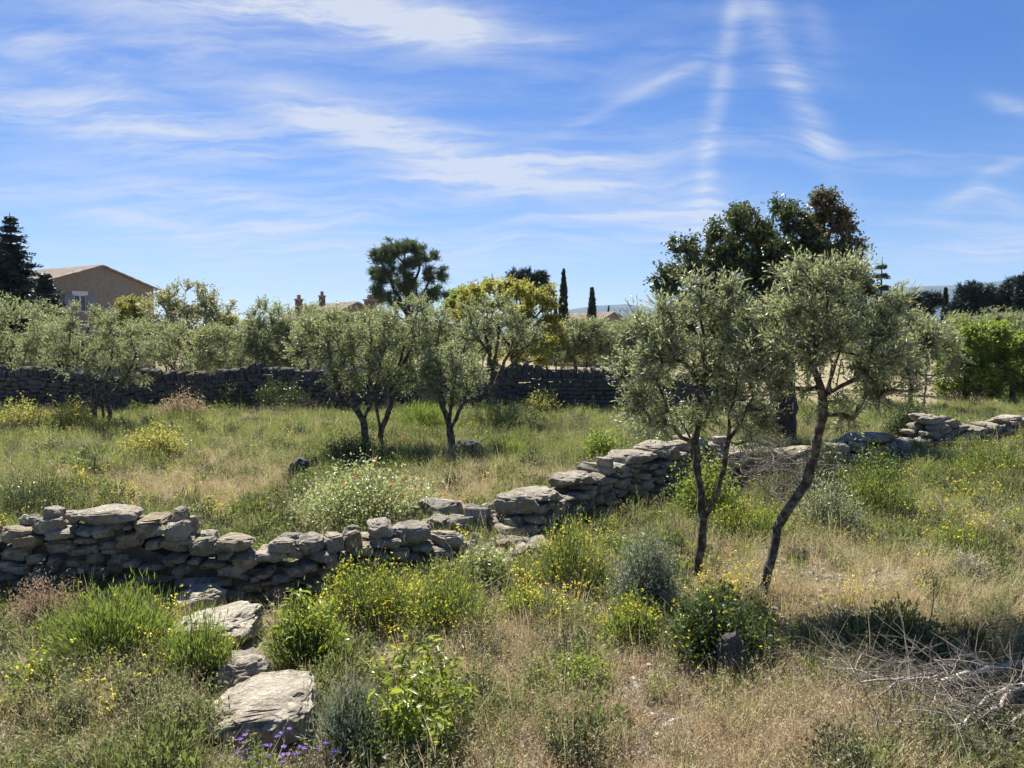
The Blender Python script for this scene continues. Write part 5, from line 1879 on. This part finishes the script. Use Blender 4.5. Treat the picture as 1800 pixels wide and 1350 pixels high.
TUS = [clump_mesh('tussock', M['grass'], 600 + k, 110, .42, .006, .07, 1.0) for k in range(3)] + [clump_mesh('tussock', M['dry'], 610 + k, 90, .40, .006, .07, 1.0) for k in range(2)]
spread('grass_tussocks', 'arching tussocks of coarse grass', 'grass', TUS, 900, lambda x, y: np.clip(.3 + 1.6 * (fbm(x, y, .8, 71) - .5), .03, 1), .6, 1.1, 307, 26, power=.9)
STM = [clump_mesh('stalk', M['dry'], 620 + k, 5, .75, .006, .08, .35, 'seed') for k in range(4)]
spread('dry_stalks', 'tall thin dry grass stalks standing above the field', 'grass', STM, 2600, lambda x, y: np.clip(.35 + 1.6 * (fbm(x, y, .5, 81) - .5), .03, 1), .6, 1.1, 308, 24, power=.8)
spread('low_herbs', 'low bushy herbs and dead herb mounds among the grass', 'herbs', MOUND, 6500, lambda x, y: np.clip(.42 - .3 * field('dry', x, y) + .15 * field('green', x, y) + 2.6 * (fbm(x, y, .55, 61) - .5), .04, 1) * np.clip((y - 4.3) / 3, .3, 1), .55, 1.5, 306, 30, power=1.1, far_scale=.5)
PEB = []
for k in range(5):
    pm = make_stone_mesh('pebble', 300 + k, 1, M['pebble'], .6, 5, .12)
    pm.transform(__import__('mathutils').Matrix.Diagonal((.04, .032, .022, 1)))
    PEB.append(pm)
spread('pebbles', 'small pale stones and chips on the bare soil', 'pebbles', PEB, 22000, lambda x, y: np.clip(.45 + .6 * field('red', x, y) + .3 * field('dry', x, y), 0, 1), .4, 1.6, 307, 16, tilt=.5, power=1.1, far_scale=0)

def near_shrubs(x, y):
    f = np.zeros_like(x)
    for cx_, cy_, r_ in CLUMPS:
        d = np.sqrt((x - cx_) ** 2 + (y - cy_) ** 2)
        f += np.exp(-((d - r_ * .9) / (.28 + r_ * .25)) ** 2)
    return np.clip(f, 0, 1)


spread('undergrowth', 'tangled undergrowth between the bushes', 'undergrowth', MOUND + weM + dryM[:4] + redM[:2], 6500, lambda x, y: .55 * near_shrubs(x, y) * np.clip((y - 5.2) / 2.5, .15, 1), .6, 1.3, 310, 27, power=.95)
LIT = []
for k in range(4):
    rg = np.random.default_rng(700 + k)
    E = []
    for _ in range(9):
        p = np.append(rg.normal(0, .09, 2), rg.uniform(.005, .03))
        a = rg.uniform(0, 6.283)
        E += branch_np(p, p + np.array([math.cos(a), math.sin(a), rg.normal(0, .12)]) * rg.uniform(.08, .28), .003, rg, 1, .06, 1 if rg.uniform() < .3 else 0)
    LIT.append(edges_mesh('litter', E, M['twig' if k % 2 else 'twigdark'], 3))
spread('twig_litter', 'broken twigs and straw littering the bare soil', 'litter', LIT, 5000, lambda x, y: np.full_like(x, .8), .5, 1.3, 309, 15, tilt=.1, power=1.0, far_scale=0)

# single flowers that stand out
rg = np.random.default_rng(8)


def flower(name, label, cat, px, py, mat, size, hgt, group=None, nf=1):
    b = ground(px, py)
    root = empty(name, b, label, cat, group)
    E = []
    V, Q, nb = [], [], 0
    for k in range(nf):
        tip = np.array([rg.normal(0, .05), rg.normal(0, .03), hgt * rg.uniform(.8, 1.1)])
        E.append((np.zeros(3), tip * [.5, .5, .6], .003, .0025))
        E.append((tip * [.5, .5, .6], tip, .0025, .002))
        for j in range(7):
            a = j * .9
            d = nrm(np.array([math.cos(a), math.sin(a), .5]))
            v, _ = leaf_quads(tip[None], d[None], size, size * .6, rg, sag=.2)
            V.append(v)
    V = np.concatenate(V)
    obj('stem', edges_mesh('stem', E, M['broom'], 4), root)
    obj('petals', mesh_np('petals', V, [np.arange(len(V)).reshape(-1, 4)], M[mat], {'tint': rg.uniform(0, 1, len(V))}), root)


flower('poppy', 'single red poppy in the middle meadow', 'poppy', 717, 790, 'redflower', .07, .35)
for px, py in [(410, 1345), (455, 1348), (470, 1335), (495, 1310), (520, 1350), (575, 1325), (600, 1350), (430, 1325), (540, 1340), (485, 1350)]:
    flower('violet_flower', 'violet flower among the grey weeds at the bottom edge below the pale boulder', 'flower', px, py + 25, 'pflower', .026, .2, 'violet flowers at the bottom edge', 3)
